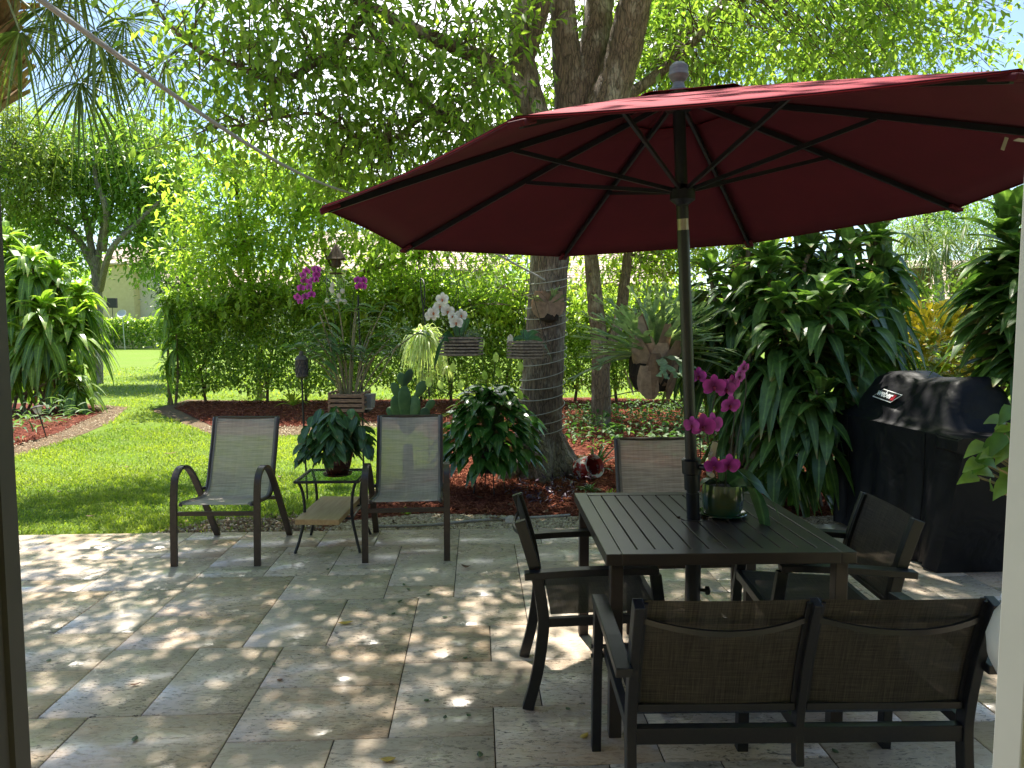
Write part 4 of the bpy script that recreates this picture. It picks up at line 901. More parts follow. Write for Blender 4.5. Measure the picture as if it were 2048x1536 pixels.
# glass side table with plank and potted plant
sx, sy = -1.292, 5.065
sd = thing('side_table', 'small glass-topped metal side table between the two grey chairs', 'side table', (sx, sy, 0), None, R(2))
h = .215; zt = .50
mb = MB()
for s in (-1, 1): mb.sweep([(s*h, -h, zt), (s*h, h, zt)], .022, .018); mb.sweep([(-h-.011, s*h, zt), (h+.011, s*h, zt)], .022, .018)
mb.build('top_frame', 'black_metal', sd, False, True, .003)
mb = MB(); mb.box((0, 0, zt+.002), (2*h-.018, 2*h-.018, .006)); mb.build('glass_top', 'glass', sd, False, True)
for a in (-1, 1):
    for b in (-1, 1):
        mb = MB(); mb.tube(smoothpath([(a*(h-.02), b*(h-.02), zt-.008), (a*(h-.045), b*(h-.035), .40), (a*(h-.05), b*(h-.035), .25), (a*(h-.02), b*(h-.02), .10), (a*(h+.01), b*(h+.01), 0)], 5), .0105, 8); mb.build('leg', 'black_metal', sd, True, True)
mb = MB()
for b in (-1, 1): mb.tube([(-(h-.05), b*(h-.035), .235), ((h-.05), b*(h-.035), .235)], .008, 8)
for a in (-1, 1): mb.tube([(a*(h-.05), -(h-.035), .235), (a*(h-.05), h-.035, .235)], .008, 8)
mb.build('shelf_frame', 'black_metal', sd, True, True)
mb = MB(); mb.box((0, 0, 0), (.30, .62, .038)); o = mb.build('wood_plank', 'wood_plank', None, False, True, .003); o.location = (sx-.015, sy-.055, .264); o.rotation_euler = (R(1.2), 0, R(-1.5))
tag(o, 'short pale pine plank lying on the lower shelf of the glass side table', 'plank')
px_, py_ = sx+.035, sy-.01
pp = thing('potted_plant', 'dark green leafy plant in a brown glazed pot on the glass side table', 'potted plant', (px_, py_, zt+.005))
z = zt+.0055
mb = MB(); mb.lathe([(.075, 0), (.098, .006), (.105, .020), (.098, .020), (.08, .012)], (px_, py_, z), 28); mb.build('saucer', 'pot_brown', pp, True)
mb = MB(); mb.lathe([(.072, .012), (.078, .02), (.096, .08), (.106, .135), (.112, .150), (.112, .165), (.100, .165), (.096, .14)], (px_, py_, z), 28); mb.build('pot', 'pot_brown', pp, True)
mb = MB(); mb.lathe([(.09, 0), (.01, .012)], (px_, py_, z+.14), 16); mb.build('soil', 'soil', pp, True)
mb = MB(); P = []; D = []
for i in range(26):
    a = random.random()*6.28; r1 = random.uniform(.08, .20); h1 = random.uniform(.15, .34)
    q = [Vector((px_, py_, z+.15)), Vector((px_+math.cos(a)*r1*.5, py_+math.sin(a)*r1*.5, z+.15+h1)), Vector((px_+math.cos(a)*r1*1.05, py_+math.sin(a)*r1*1.05, z+.12+h1*.75)), Vector((px_+math.cos(a)*r1*1.2, py_+math.sin(a)*r1*1.2, z+.11+h1*.35))]
    pth = smoothpath(q, 5); mb.tube(pth, .003, 4, False)
    for j in range(4, len(pth), 2):
        for s in (-1, 1): P.append(pth[j]); D.append((math.cos(a+s*1.0)+random.uniform(-.4, .4), math.sin(a+s*1.0)+random.uniform(-.4, .4), -.7+random.uniform(-.4, .5)))
mb.build('stems', 'fallen_green', pp)
ribbon('foliage', [tuple(p) for p in P], D, rng.uniform(.09, .135, len(P)), rng.uniform(.052, .075, len(P)), 'potleaf', pp, S=4, droop=.3, fold=.12, prof=np.array([.1, .85, 1, .8, .05]))
# ================================================================== PLANTS
STR = np.array([.35, .75, 1, 1, .85, .5, .05])
def dracaena(name, label, canes, heads, m, LL, LW, n=60, hl=.55, group=None, spread=1.0, cat='plant', e0=-35):
    b = canes[0][0]; t = thing(name, label, cat, (b[0], b[1], -.03), group)
    for c in canes:
        mb = MB(); limb(mb, [Vector(q) for q in c], [.030]+[.026]*(len(c)-2)+[.020] if len(c) > 1 else [.03], 5, 8, .12); mb.build('cane', 'cane', t, True)
    for hd in heads:
        c, sc, nn = hd if isinstance(hd, tuple) and len(hd) == 3 and not isinstance(hd, Vector) else (hd, 1.0, n)
        c = np.array(tuple(c)); k = int(nn); f = rng.random(k)**1.1; az = np.arange(k)*2.4+rng.normal(size=k)*.3
        el = np.radians(e0+(65-e0)*f**1.4+rng.normal(size=k)*11); P = c+np.stack([np.zeros(k), np.zeros(k), (f-1)*hl*sc], 1)+rng.normal(size=(k, 3))*.02
        D = np.stack([np.cos(el)*np.cos(az), np.cos(el)*np.sin(az), np.sin(el)], 1)
        L_ = LL*sc*rng.uniform(.7, 1.1, k)*(.75+.3*(1-f)); dr = np.clip(.95-.55*f+rng.normal(size=k)*.12, .12, 1.1)*spread
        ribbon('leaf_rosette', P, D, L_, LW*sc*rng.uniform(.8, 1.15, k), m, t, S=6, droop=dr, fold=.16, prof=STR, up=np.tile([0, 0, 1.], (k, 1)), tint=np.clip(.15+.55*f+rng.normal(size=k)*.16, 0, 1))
    return t
def canes_to(heads, base, spr, n=None):
    out = []
    for i, hd in enumerate(heads):
        c = Vector(hd[0] if not isinstance(hd, Vector) else hd); b = Vector((base[0]+random.uniform(-spr, spr), base[1]+random.uniform(-spr*.5, spr*.5), -.05))
        out.append([b, b.lerp(c, .45)+Vector((random.uniform(-.05, .05), 0, 0)), c+Vector((0, 0, -.08))])
    return out
H1 = [(W(a, b, c), s, n) for a, b, c, s, n in ((12, 470, 14.4, 1.05, 80), (60, 510, 14, 1.1, 90), (110, 540, 14.2, 1.1, 90), (160, 580, 14.3, 1.0, 80), (20, 580, 13.7, 1.15, 90), (85, 610, 13.6, 1.15, 90), (140, 640, 13.8, 1.0, 80), (-60, 520, 14.2, 1.1, 80), (-50, 620, 13.8, 1.1, 80), (60, 660, 13.5, 1.0, 80), (150, 735, 13.4, .85, 60), (175, 640, 14.4, .9, 60), (112, 690, 13.8, .9, 60), (10, 680, 13.7, 1.0, 70))]
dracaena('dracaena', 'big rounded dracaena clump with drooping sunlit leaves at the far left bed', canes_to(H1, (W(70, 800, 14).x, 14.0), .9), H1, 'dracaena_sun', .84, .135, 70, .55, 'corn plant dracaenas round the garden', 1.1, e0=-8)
H2 = [(W(335, 590, 15.1), .95, 46), (W(352, 660, 14.9), .85, 40), (W(330, 720, 15), .6, 24)]
dracaena('dracaena', 'slim yellow-green dracaena growing at the left end of the hedge', canes_to(H2, (W(345, 800, 15).x, 15.0), .1), H2, 'dracaena_sun', .66, .10, 50, .5, 'corn plant dracaenas round the garden')
H3 = [(W(a, b, c), s, n) for a, b, c, s, n in ((1470, 560, 6.5, 1, 62), (1420, 520, 6.8, 1, 62), (1500, 450, 6.6, 1, 60), (1590, 420, 6.5, 1, 60), (1680, 410, 6.4, 1, 60), (1760, 440, 6.4, 1, 60), (1380, 600, 7.0, .9, 50), (1540, 500, 6.2, 1, 70), (1620, 480, 6.3, 1, 70), (1700, 470, 6.2, 1, 70), (1770, 520, 6.3, 1, 66), (1560, 590, 5.9, 1, 66), (1650, 570, 5.8, 1.05, 70), (1735, 590, 5.9, 1, 66), (1430, 640, 6.6, .9, 56), (1500, 680, 6.1, .95, 60), (1600, 690, 5.8, 1, 60), (1690, 700, 5.8, .95, 60), (1560, 790, 5.8, .9, 50), (1640, 760, 5.6, .9, 46), (1460, 780, 6.5, .8, 44), (1600, 860, 5.9, .8, 40), (1520, 880, 6.3, .75, 36), (1790, 640, 6.4, .8, 50))]
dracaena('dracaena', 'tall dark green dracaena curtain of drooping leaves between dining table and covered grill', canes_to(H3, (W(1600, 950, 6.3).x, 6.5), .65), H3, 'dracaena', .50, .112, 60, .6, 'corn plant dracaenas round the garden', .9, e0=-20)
H4 = [(W(a, b, c), s, n) for a, b, c, s, n in ((2020, 430, 4.9, 1, 60), (2070, 480, 4.7, 1, 60), (2010, 540, 4.9, 1, 60), (2080, 600, 4.7, 1, 60), (2020, 640, 4.9, .95, 50), (2120, 400, 4.8, 1, 40), (2130, 560, 4.6, 1, 40))]
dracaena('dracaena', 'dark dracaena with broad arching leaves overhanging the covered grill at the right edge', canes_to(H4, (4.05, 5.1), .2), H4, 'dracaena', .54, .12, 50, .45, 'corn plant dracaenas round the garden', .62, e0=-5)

# palm at upper left
PX = W(-42, 150, 8.2)
pm = thing('cabbage_palm', 'palm with shaggy husk-covered trunk and drooping fan fronds at the upper left', 'palm', (PX.x, 8.2, -.03))
mb = MB(); mb.tube([Vector((PX.x, 8.2, z)) for z in (-.1, 1, 2.5, 4.0, 5.5)], [.12, .11, .11, .14, .16], 14, True, .06); mb.build('trunk', 'bark', pm, True)
n = 260; zz = rng.uniform(4.0, 5.3, n); a = rng.random(n)*6.28; rr = .16+.02*rng.random(n)
P = np.stack([PX.x+rr*np.cos(a), 8.2+rr*np.sin(a), zz], 1); D = np.stack([np.cos(a)*.7, np.sin(a)*.7, np.full(n, .9)+rng.normal(size=n)*.2], 1)
M['boot_leaf'] = leafmat('palm boot', (.16, .09, .04), (.42, .27, .14), .05, .9)
ribbon('husk', P, D, rng.uniform(.34, .58, n), .17, 'boot_leaf', pm, S=2, droop=-.05, prof=np.array([1, .8, .5]), fold=.3)
crownp = Vector((PX.x, 8.2, 5.45))
for (hx, hy, hY, ang) in ((160, 163, 8.0, -70), (215, 112, 8.4, -60), (100, 12, 8.2, -50), (40, 62, 7.7, -60), (250, 40, 8.6, -20), (330, 120, 8.8, -50), (150, -60, 8.2, 10), (190, 60, 8.0, 0), (-120, 100, 7.4, -60), (-100, -60, 8.6, 60), (60, -160, 8.2, 80)):
    hp = W(hx, hy, hY); fr_ = MB(); mid = crownp.lerp(hp, .55)+Vector((0, 0, .28))
    fr_.tube(smoothpath([crownp, mid, hp], 6), srad([.022, .014, .009], 6), 5); pet = fr_.build('petiole', 'palm_stalk' if 'palm_stalk' in M else M.setdefault('palm_stalk', mat('palm stalk', (.16, .17, .07), .6)), pm)
    d0 = (hp-mid).normalized(); d0 = (d0+Vector((0, 0, -.5))).normalized(); sd_ = d0.cross(Vector((0, -1, .2))).normalized(); k = 46
    th = np.linspace(-1.9, 1.9, k)+rng.normal(size=k)*.03
    D = np.array([tuple(d0*math.cos(q)+sd_*math.sin(q)) for q in th]); D[:, 1] += rng.normal(size=k)*.12
    P = np.tile(np.array(tuple(hp)), (k, 1))+D*.02
    ribbon('fan', P, D, rng.uniform(.75, 1.05, k), .030, 'palm', pm, S=6, droop=rng.uniform(.35, .75, k), fold=.2, prof=np.array([.3, .8, 1, .8, .5, .25, .03]))

# --- flowers
def flower(mbp, mbl, c, nrm_, s, rnd=True):
    """moth orchid bloom: three sepals, two broad petals, lip"""
    n = Vector(nrm_).normalized(); u = n.cross(Vector((0, 0, 1))).normalized(); v = u.cross(n) if False else n.cross(u)*-1
    v = Vector((0, 0, 1))-n*n.z; v.normalize(); c = Vector(c)
    def petal(ang, L_, w, curl, dz=0):
        d = u*math.cos(ang)+v*math.sin(ang); e = n.cross(d); rows = []
        for i, (f, ww) in enumerate(((0, .15), (.25, .75), (.5, 1), (.78, .85), (.95, .45), (1.0, .1))):
            b = c+d*(L_*f)+n*(curl*f*f+dz); rows.append((b-e*w*ww*.5+n*.08*w*ww, b, b+e*w*ww*.5+n*.08*w*ww))
        o = len(mbp.v)
        for r in rows: mbp.v += list(r)
        for i in range(len(rows)-1):
            for k in range(2): a = o+i*3+k; mbp.f.append((a, a+1, a+4, a+3))
    for ang in (90, 215, 325): petal(R(ang), s*.52, s*.36, -s*.05)
    for ang in (12, 168): petal(R(ang), s*.52, s*.56, s*.04, s*.03)
    mbl.lathe([(s*.02, 0), (s*.07, s*.04), (s*.08, s*.10), (s*.03, s*.16)], c-v*s*.06, 8, 1, n.to_track_quat('Z', 'Y').to_matrix())
    mbl.lathe([(s*.03, 0), (s*.06, s*.03), (s*.02, s*.07)], c-v*s*.16+n*s*.04, 8, 1, n.to_track_quat('Z', 'Y').to_matrix())
def addtint(o):
    me = o.data; co = np.array([tuple(v.co) for v in me.vertices]); c = co.mean(0); d = np.linalg.norm(co-c, axis=1); d = d/d.max()
    at = me.attributes.new('tint', 'FLOAT', 'POINT'); at.data.foreach_set('value', np.clip(d*1.1-.1+random.uniform(-.15, .15)+rng.normal(size=len(co))*.1, 0, 1).astype(np.float32)); return o
def bloom(parent, c, nv, s, m, lip):
    a, b = MB(), MB(); flower(a, b, c, nv, s); o = addtint(a.build('flower', m, parent, True)); b.build('lip', lip, o, True); return o
M['lip_mag'] = mat('deep magenta lip', (.25, .01, .09), .5)
# orchid on the table
oc = W(1445, 1040, 3.12); ox, oy = oc.x, 3.13; zt = .7225
orp = thing('potted_orchid', 'magenta moth orchid in a green glazed pot standing on the dining table', 'orchid', (ox, oy, zt))
mb = MB(); mb.lathe([(.07, 0), (.100, .005), (.108, .013), (.104, .016), (.085, .009), (.05, .006)], (ox, oy, zt+.001), 32); mb.build('saucer', 'pot_green', orp, True)
mb = MB(); mb.lathe([(.066, .006), (.078, .012), (.088, .04), (.092, .09), (.088, .13), (.086, .145), (.078, .145), (.080, .12)], (ox, oy, zt), 32); mb.build('pot', 'pot_green', orp, True)
mb = MB(); mb.lathe([(.08, 0), (.01, .015)], (ox, oy, zt+.125), 14); mb.build('potting_bark', 'soil', orp, True)
sp_ = [[(1440, 990, 3.13), (1432, 900, 3.13), (1424, 830, 3.12), (1432, 770, 3.12), (1405, 745, 3.1)], [(1450, 990, 3.15), (1462, 900, 3.17), (1470, 810, 3.18), (1462, 760, 3.18), (1482, 745, 3.18)], [(1438, 990, 3.1), (1420, 900, 3.05), (1408, 850, 3.04), (1385, 846, 3.02)], [(1447, 990, 3.1), (1452, 945, 3.02), (1440, 925, 2.98)], [(1455, 985, 3.2), (1475, 880, 3.22), (1492, 780, 3.24), (1485, 730, 3.24)]]
for s_ in sp_: mb = MB(); mb.tube(smoothpath([W(*q) for q in s_], 6), .0028, 6); mb.build('flower_stem', 'flower_stem' if 'flower_stem' in M else M.setdefault('flower_stem', mat('dark flower stem', (.05, .05, .025), .6)), orp)
for (fx, fy, fY, s, nx) in ((1397, 752, 3.08, .062, -.7), (1428, 772, 3.06, .080, -.1), (1452, 778, 3.10, .070, .3), (1463, 768, 3.14, .066, .4), (1478, 752, 3.16, .064, .8), (1460, 810, 3.12, .074, .2), (1384, 850, 2.99, .060, -.8), (1406, 852, 3.0, .085, -.1), (1425, 848, 3.03, .078, .4), (1428, 932, 2.96, .066, -.4), (1457, 930, 2.97, .078, .1), (1487, 735, 3.2, .05, .6)):
    bloom(orp, W(fx, fy, fY), (nx, -1, random.uniform(-.25, .15)), s*1.22, 'magenta', 'lip_mag')
q = Vector((ox, oy, zt+.15))
def strap(parent, name, P, D, L_, w, m, dr, fold=.12, upv_=None, prof=STR):
    return ribbon(name, [tuple(P)], [tuple(D)], L_, w, m, parent, S=6, droop=dr, fold=fold, prof=prof, up=None if upv_ is None else np.array([upv_], float), tint=np.array([random.random()]))
BR = np.array([.35, .8, 1, 1, .95, .7, .1])
strap(orp, 'leaf', q+Vector((.02, -.03, 0)), (.45, -.45, .75), .40, .125, 'orchidleaf', 1.15, .1, (0, -.8, .6), BR)
strap(orp, 'leaf', q+Vector((.02, -.02, 0)), (.8, -.15, .45), .32, .11, 'orchidleaf', .85, .1, (0, -.8, .6), BR)
strap(orp, 'leaf', q+Vector((.0, .02, 0)), (.25, .3, .9), .20, .05, 'orchidleaf', .3, .1, (0, -1, .2), BR)
strap(orp, 'leaf', q+Vector((-.02, 0, 0)), (-.6, -.2, .5), .14, .05, 'orchidleaf', .6, .1, None, BR)

# slatted hanging baskets
def wires(t, top, pts, m='iron', r=.0022):
    for p in pts: mb = MB(); mb.tube([p, top], r, 4); mb.build('hanging_wire', m, t)
def oct_basket(name, label, c, rad, hgt, hang, group):
    t = thing(name, label, 'hanging basket', (c.x, c.y, c.z), group)
    nl = 6; 
    for l in range(nl):
        mb = MB(); z = c.z-hgt/2+hgt*(l+.5)/nl; off = 0 if l % 2 else .5
        for k in range(6):
            a, b = (k+.33)*math.pi/3, (k+1.33)*math.pi/3; rr = rad*(1-.02*l*0)
            p, q_ = Vector((c.x+rr*math.cos(a), c.y+rr*math.sin(a)*.95, z)), Vector((c.x+rr*math.cos(b), c.y+rr*math.sin(b)*.95, z)); d = (q_-p)*.06
            mb.sweep([p-d, q_+d], .017, hgt/nl*.62)
        mb.build('slat_ring', 'wood_grey', t)
    mb = MB(); mb.lathe([(rad*.86, 0), (rad*.88, .02)], (c.x, c.y, c.z-hgt/2), 6); mb.build('base', 'wood_grey', t)
    mb = MB(); mb.lathe([(rad*.82, 0), (rad*.8, hgt*.7), (rad*.4, hgt*.85), (.01, hgt*.9)], (c.x, c.y, c.z-hgt/2+.01), 10, 1, None, .15); mb.build('moss', 'rootball', t)
    hook = c+Vector((0, 0, .62))
    wires(t, hook, [c+Vector((rad*math.cos(a), rad*math.sin(a), hgt/2)) for a in (.3, 2.4, 4.5)])
    mb = MB(); mb.tube([hook, Vector(hang)], .003, 5); mb.build('hanger', 'iron', t)
    return t
c1 = W(922, 692, 6.1); b1 = oct_basket('orchid_basket', 'six-sided slatted wood basket with white moth orchids hanging left of the trunk', c1, .185, .165, c1+Vector((.1, .5, 2.0)), 'six-sided slatted hanging baskets')
wl = [(885, 598, 5.95, .105, -.2), (868, 625, 5.92, .11, -.5), (862, 632, 5.98, .10, -.2), (895, 622, 6.0, .11, .3), (912, 645, 5.92, .11, .2), (922, 630, 6.0, .10, .4), (880, 612, 6.02, .10, 0), (904, 632, 5.95, .08, .6)]
for fx, fy, fY, s, nx in wl: bloom(b1, W(fx, fy, fY), (nx, -1, .05), s*1.05, 'white_petal', 'lip')
for s_ in (((922, 685, 6.1), (915, 640, 6.05), (900, 600, 6.03), (880, 590, 6.0)), ((915, 685, 6.1), (900, 650, 6.05), (870, 625, 6.0)), ((925, 680, 6.1), (930, 640, 6.05), (915, 625, 6.0))):
    mb = MB(); mb.tube(smoothpath([W(*q) for q in s_], 5), .003, 5); mb.build('flower_stem', 'flower_stem', b1)
for (p, d, L_, w, dr) in (((905, 685, 6.0), (-.45, -.4, .75), .42, .115, 1.1), ((900, 678, 6.0), (-.35, -.5, .75), .22, .08, .6), ((920, 670, 6.1), (.25, .3, .9), .26, .09, .25), ((915, 672, 6.12), (.0, .4, .9), .24, .085, .1)):
    strap(b1, 'leaf', W(*p), d, L_, w, 'orchidleaf', dr, .12, (0, -.7, .7), BR)
P = np.tile(tuple(c1+Vector((.08, 0, .10))), (160, 1))+np.clip(rng.normal(size=(160, 3)), -1.5, 1.5)*(.045, .04, .012); M['airplant'] = leafmat('grey air plant', (.17, .20, .14), (.30, .33, .25), .2, .7)
ribbon('air_plant', P, randdir(160)+np.array([0, 0, .4]), .07, .006, 'airplant', b1, S=2, droop=.4, flat=True)
c2 = W(1054, 699, 5.9); b2 = oct_basket('orchid_basket', 'six-sided slatted wood basket with arching leaves, no flowers, hanging before the trunk', c2, .165, .15, c2+Vector((.05, .6, 2.0)), 'six-sided slatted hanging baskets')
for d, L_, dr in (((.85, -.2, .45), .34, 1.0), ((-.85, -.2, .5), .30, .9), ((.5, .3, .8), .26, .5), ((-.3, .3, .85), .16, .3)):
    strap(b2, 'leaf', c2+Vector((0, 0, .08)), d, L_, .06, 'orchidleaf', dr, .12, (0, -.7, .7), BR)
strap(b2, 'spathe', W(1019, 690, 5.85), (.1, -.3, .9), .11, .05, 'white_petal', .1, .3, (0, -1, 0), BR)

# dendrobium in a slatted crate on a post
dc = W(700, 803, 6.6); dn = thing('dendrobium_orchid', 'tall cane orchid with magenta flower sprays growing from a slatted wooden crate', 'orchid', (dc.x, dc.y, dc.z-.08))
mb = MB(); 
for l in range(4):
    z = dc.z-.066+l*.044; mb.box((dc.x, dc.y-.15, z), (.33, .018, .031)); mb.box((dc.x, dc.y+.15, z), (.33, .018, .031)); mb.box((dc.x-.155, dc.y, z+.022), (.018, .34, .018)); mb.box((dc.x+.155, dc.y, z+.022), (.018, .34, .018))
cr8 = mb.build('crate', 'wood_basket', dn, False, False, .002)
mb = MB(); mb.box((dc.x, dc.y, dc.z), (.29, .27, .13)); mb.build('growing_medium', 'rootball', dn)
mb = MB(); mb.lathe([(.07, 0), (.085, .12), (.09, .13), (.075, .13)], (dc.x+.16, dc.y+.02, dc.z-.06), 4, 1, Matrix.Rotation(R(35), 3, 'Z')); o = mb.build('planter_box', 'concrete'); tag(o, 'small grey square planter wedged beside the wooden orchid crate', 'planter')
P = []; D = []
for i in range(17):
    a = (i/16-.5)*1.7+random.uniform(-.1, .1); L_ = random.uniform(.45, .95); p0 = dc+Vector((a*.1, random.uniform(-.08, .08), .05))
    tip = p0+Vector((math.sin(a)*L_*.75, random.uniform(-.15, .15), math.cos(a)*L_)); midp = p0.lerp(tip, .5)+Vector((-a*.06, 0, .04))
    pa = smoothpath([p0, midp, tip], 7); mb = MB(); mb.tube(pa, srad([.007, .008, .004], 7), 6); mb.build('pseudobulb', 'cane_green' if 'cane_green' in M else M.setdefault('cane_green', mat('orchid cane', (.22, .20, .09), .7, (.30, .24, .14), 25)), dn)
    nlf = 2 if i % 3 else 6
    for j in range(len(pa)-nlf, len(pa)):
        for s in (-1, 1): P.append(tuple(pa[j])); D.append((s*.9, random.uniform(-.5, .2), .25))
for i in range(9):   # stiff paired leaves of the tall left cane
    t = i/8; q = W(600+70*t*.4+25, 650+150*t, 6.45)
    for s in (-1, 1): P.append(tuple(W(652-12*t, 645+13*i, 6.45))); D.append((s*.95-.25, -.25, -.12))
ribbon('leaves', P, D, rng.uniform(.14, .21, len(P)), rng.uniform(.05, .075, len(P)), 'dendleaf', dn, S=4, droop=.45, fold=.15, prof=np.array([.2, .9, 1, .8, .05]))
mb = MB(); mb.tube(smoothpath([dc+Vector((-.05, 0, .05)), W(668, 720, 6.45), W(650, 660, 6.45), W(640, 630, 6.45)], 6), .008, 6); mb.tube(smoothpath([dc+Vector((.1, 0, .05)), W(760, 750, 6.5), W(795, 690, 6.4)], 6), .006, 6); mb.build('pseudobulb', M['cane_green'], dn)
for s_ in (((690, 790, 6.6), (680, 690, 6.55), (655, 580, 6.5), (640, 545, 6.5), (618, 548, 6.48), (603, 570, 6.45), (594, 600, 6.45)), ((705, 780, 6.6), (700, 690, 6.6), (706, 600, 6.6), (715, 562, 6.6), (722, 556, 6.6))):
    mb = MB(); mb.tube(smoothpath([W(*q) for q in s_], 6), .003, 5); mb.build('flower_stem', 'flower_stem', dn)
for (fx, fy) in ((612, 543), (632, 548), (625, 560), (608, 562), (636, 540), (618, 575), (604, 578), (628, 535), (610, 590), (622, 588), (598, 600), (593, 597), (634, 562), (606, 552), (717, 562), (724, 570), (719, 575), (726, 560), (620, 565)):
    bloom(dn, W(fx+random.uniform(-3, 3), fy+random.uniform(-3, 3), 6.47+random.uniform(-.04, .04)), (random.uniform(-.8, .6), -1, random.uniform(-.4, .4)), .072, 'magenta', 'lip_mag')
p0, p1 = W(727, 935, 6.75), W(716, 590, 6.75)
mb = MB(); q = Vector((p0.x, 6.75, -.05)); mb.tube([q, Vector((p0.x, 6.75, .8)), Vector((p1.x, 6.75, p1.z))], .009, 8); mb.sweep([Vector((dc.x-.17, 6.7, dc.z-.095)), Vector((dc.x+.17, 6.7, dc.z-.095))], .3, .012)
mb.build
o = mb.build('plant_post', 'iron', smooth=True); tag(o, 'black iron post holding up the slatted orchid crate', 'post')

# shepherd hook + spider plant
sc_ = W(850, 680, 8.3); sp = thing('spider_plant', 'variegated cream and green spider plant cascading from a hanging pot', 'hanging plant', (sc_.x, sc_.y, sc_.z))
mb = MB(); mb.lathe([(.07, -.10), (.11, .02), (.12, .04), (.1, .04)], sc_, 18); mb.build('pot', 'plastic_black', sp, True)
n = 420; D = randdir(n); D[:, 2] = np.abs(D[:, 2])*.9+.1
ribbon('foliage', np.tile(tuple(sc_+Vector((0, 0, .05))), (n, 1))+rng.normal(size=(n, 3))*.03, D, rng.uniform(.28, .5, n), .016, 'spider', sp, S=6, droop=rng.uniform(.8, 1.35, n), fold=.2, prof=np.array([.8, 1, 1, .9, .7, .4, .05]))
for (bx, by, bY) in ((835, 725, 8.2), (862, 745, 8.1), (880, 725, 8.2), (822, 700, 8.2), (845, 760, 8.2), (893, 735, 8.1)):
    c = W(bx, by, bY); mb = MB(); mb.tube(smoothpath([sc_+Vector((0, 0, .05)), sc_.lerp(c, .5)+Vector((0, -.12, .12)), c], 5), .003, 4); o = mb.build('runner', 'spider_stem' if 'spider_stem' in M else M.setdefault('spider_stem', mat('pale runner', (.5, .5, .3), .6)), sp)
    D = randdir(26); ribbon('plantlet', np.tile(tuple(c), (26, 1)), D, .13, .011, 'spider', o, S=3, droop=.7, fold=.2, prof=np.array([.7, 1, .7, .05]))
wires(sp, sc_+Vector((0, 0, .45)), [sc_+Vector((.11*math.cos(a), .11*math.sin(a), .03)) for a in (0, 2.1, 4.2)])
hk = thing('shepherd_hook', 'tall black shepherd hook pole carrying the spider plant', 'plant hook', (sc_.x-.02, 8.42, -.03))
mb = MB(); mb.tube(smoothpath([(sc_.x+.02, 8.42, -.1), (sc_.x+.02, 8.42, 1.2), (sc_.x-.06, 8.42, sc_.z+.62), (sc_.x-.03, 8.38, sc_.z+.70), (sc_.x, 8.3, sc_.z+.62), (sc_.x, sc_.y, sc_.z+.44)], 6), .008, 7); mb.build('pole', 'iron', hk, True)
mb = MB(); mb.sweep([(sc_.x-.06, 8.42, .12), (sc_.x+.12, 8.42, .12)], .01, .01); mb.build('step_bar', 'iron', hk)

# peace lily style hanging plant in a black pot on a wire stand
pc = W(975, 850, 6.7); pl = thing('peace_lily', 'dense glossy dark green peace lily with pale green spathes left of the trunk', 'plant', (pc.x, pc.y, 0))
zp = .20; mb = MB(); mb.lathe([(.10, 0), (.15, .22), (.165, .26), (.15, .26)], (pc.x+.02, pc.y, zp), 22); mb.build('pot', 'plastic_black', pl, True)
for a in (.4, 1.9, 3.5, 5.0): mb = MB(); mb.tube([(pc.x+.02+.12*math.cos(a), pc.y+.12*math.sin(a), zp+.05), (pc.x+.02+.17*math.cos(a), pc.y+.17*math.sin(a), -.05)], .006, 6); mb.build('stand_leg', 'iron', pl)
n = 430; base_ = np.array([pc.x+.02, pc.y, zp+.24]); az = rng.random(n)*6.283; f = rng.random(n); el = np.radians(-12+100*f**1.0)
rad = rng.uniform(.30, .44, n)*(1-.1*f); C = base_+np.stack([np.cos(az)*np.cos(el)*rad, np.sin(az)*np.cos(el)*rad, np.sin(el)*rad*1.42+.02], 1)
mb = MB()
for i in range(0, n, 3): mb.tube([base_, (Vector(base_)+Vector(C[i]))/2+Vector((0, 0, .08)), C[i]], .0035, 4, False)
mb.build('stems', 'fallen_green', pl)
D = np.stack([np.cos(az), np.sin(az), np.full(n, -.55)+.9*f], 1)+rng.normal(size=(n, 3))*.25
ribbon('foliage', C, D, rng.uniform(.15, .23, n), rng.uniform(.09, .125, n), 'peace', pl, S=5, droop=.38, fold=.14, prof=np.array([.15, .85, 1, .8, .4, .03]))
for (x, y) in ((940, 800), (972, 750), (1000, 745), (918, 770), (884, 770), (1042, 790), (990, 715), (962, 690), (1040, 735), (905, 735), (858, 765), (1008, 800)):
    c = W(x, y, 6.55); mb = MB(); mb.tube([base_, (Vector(base_)+c)/2+Vector((0, 0, .15)), c+Vector((0, 0, -.03))], .003, 4, False); o = mb.build('flower_stem', 'fallen_green', pl)
    strap(o, 'spathe', c+Vector((0, 0, -.04)), (random.uniform(-.3, .3), -.3, .9), .11, .055, 'spathe' if 'spathe' in M else M.setdefault('spathe', leafmat('pale green spathe', (.20, .30, .08), (.38, .46, .22), .4)), .1, .3, (random.uniform(-.5, .5), -1, 0), BR)
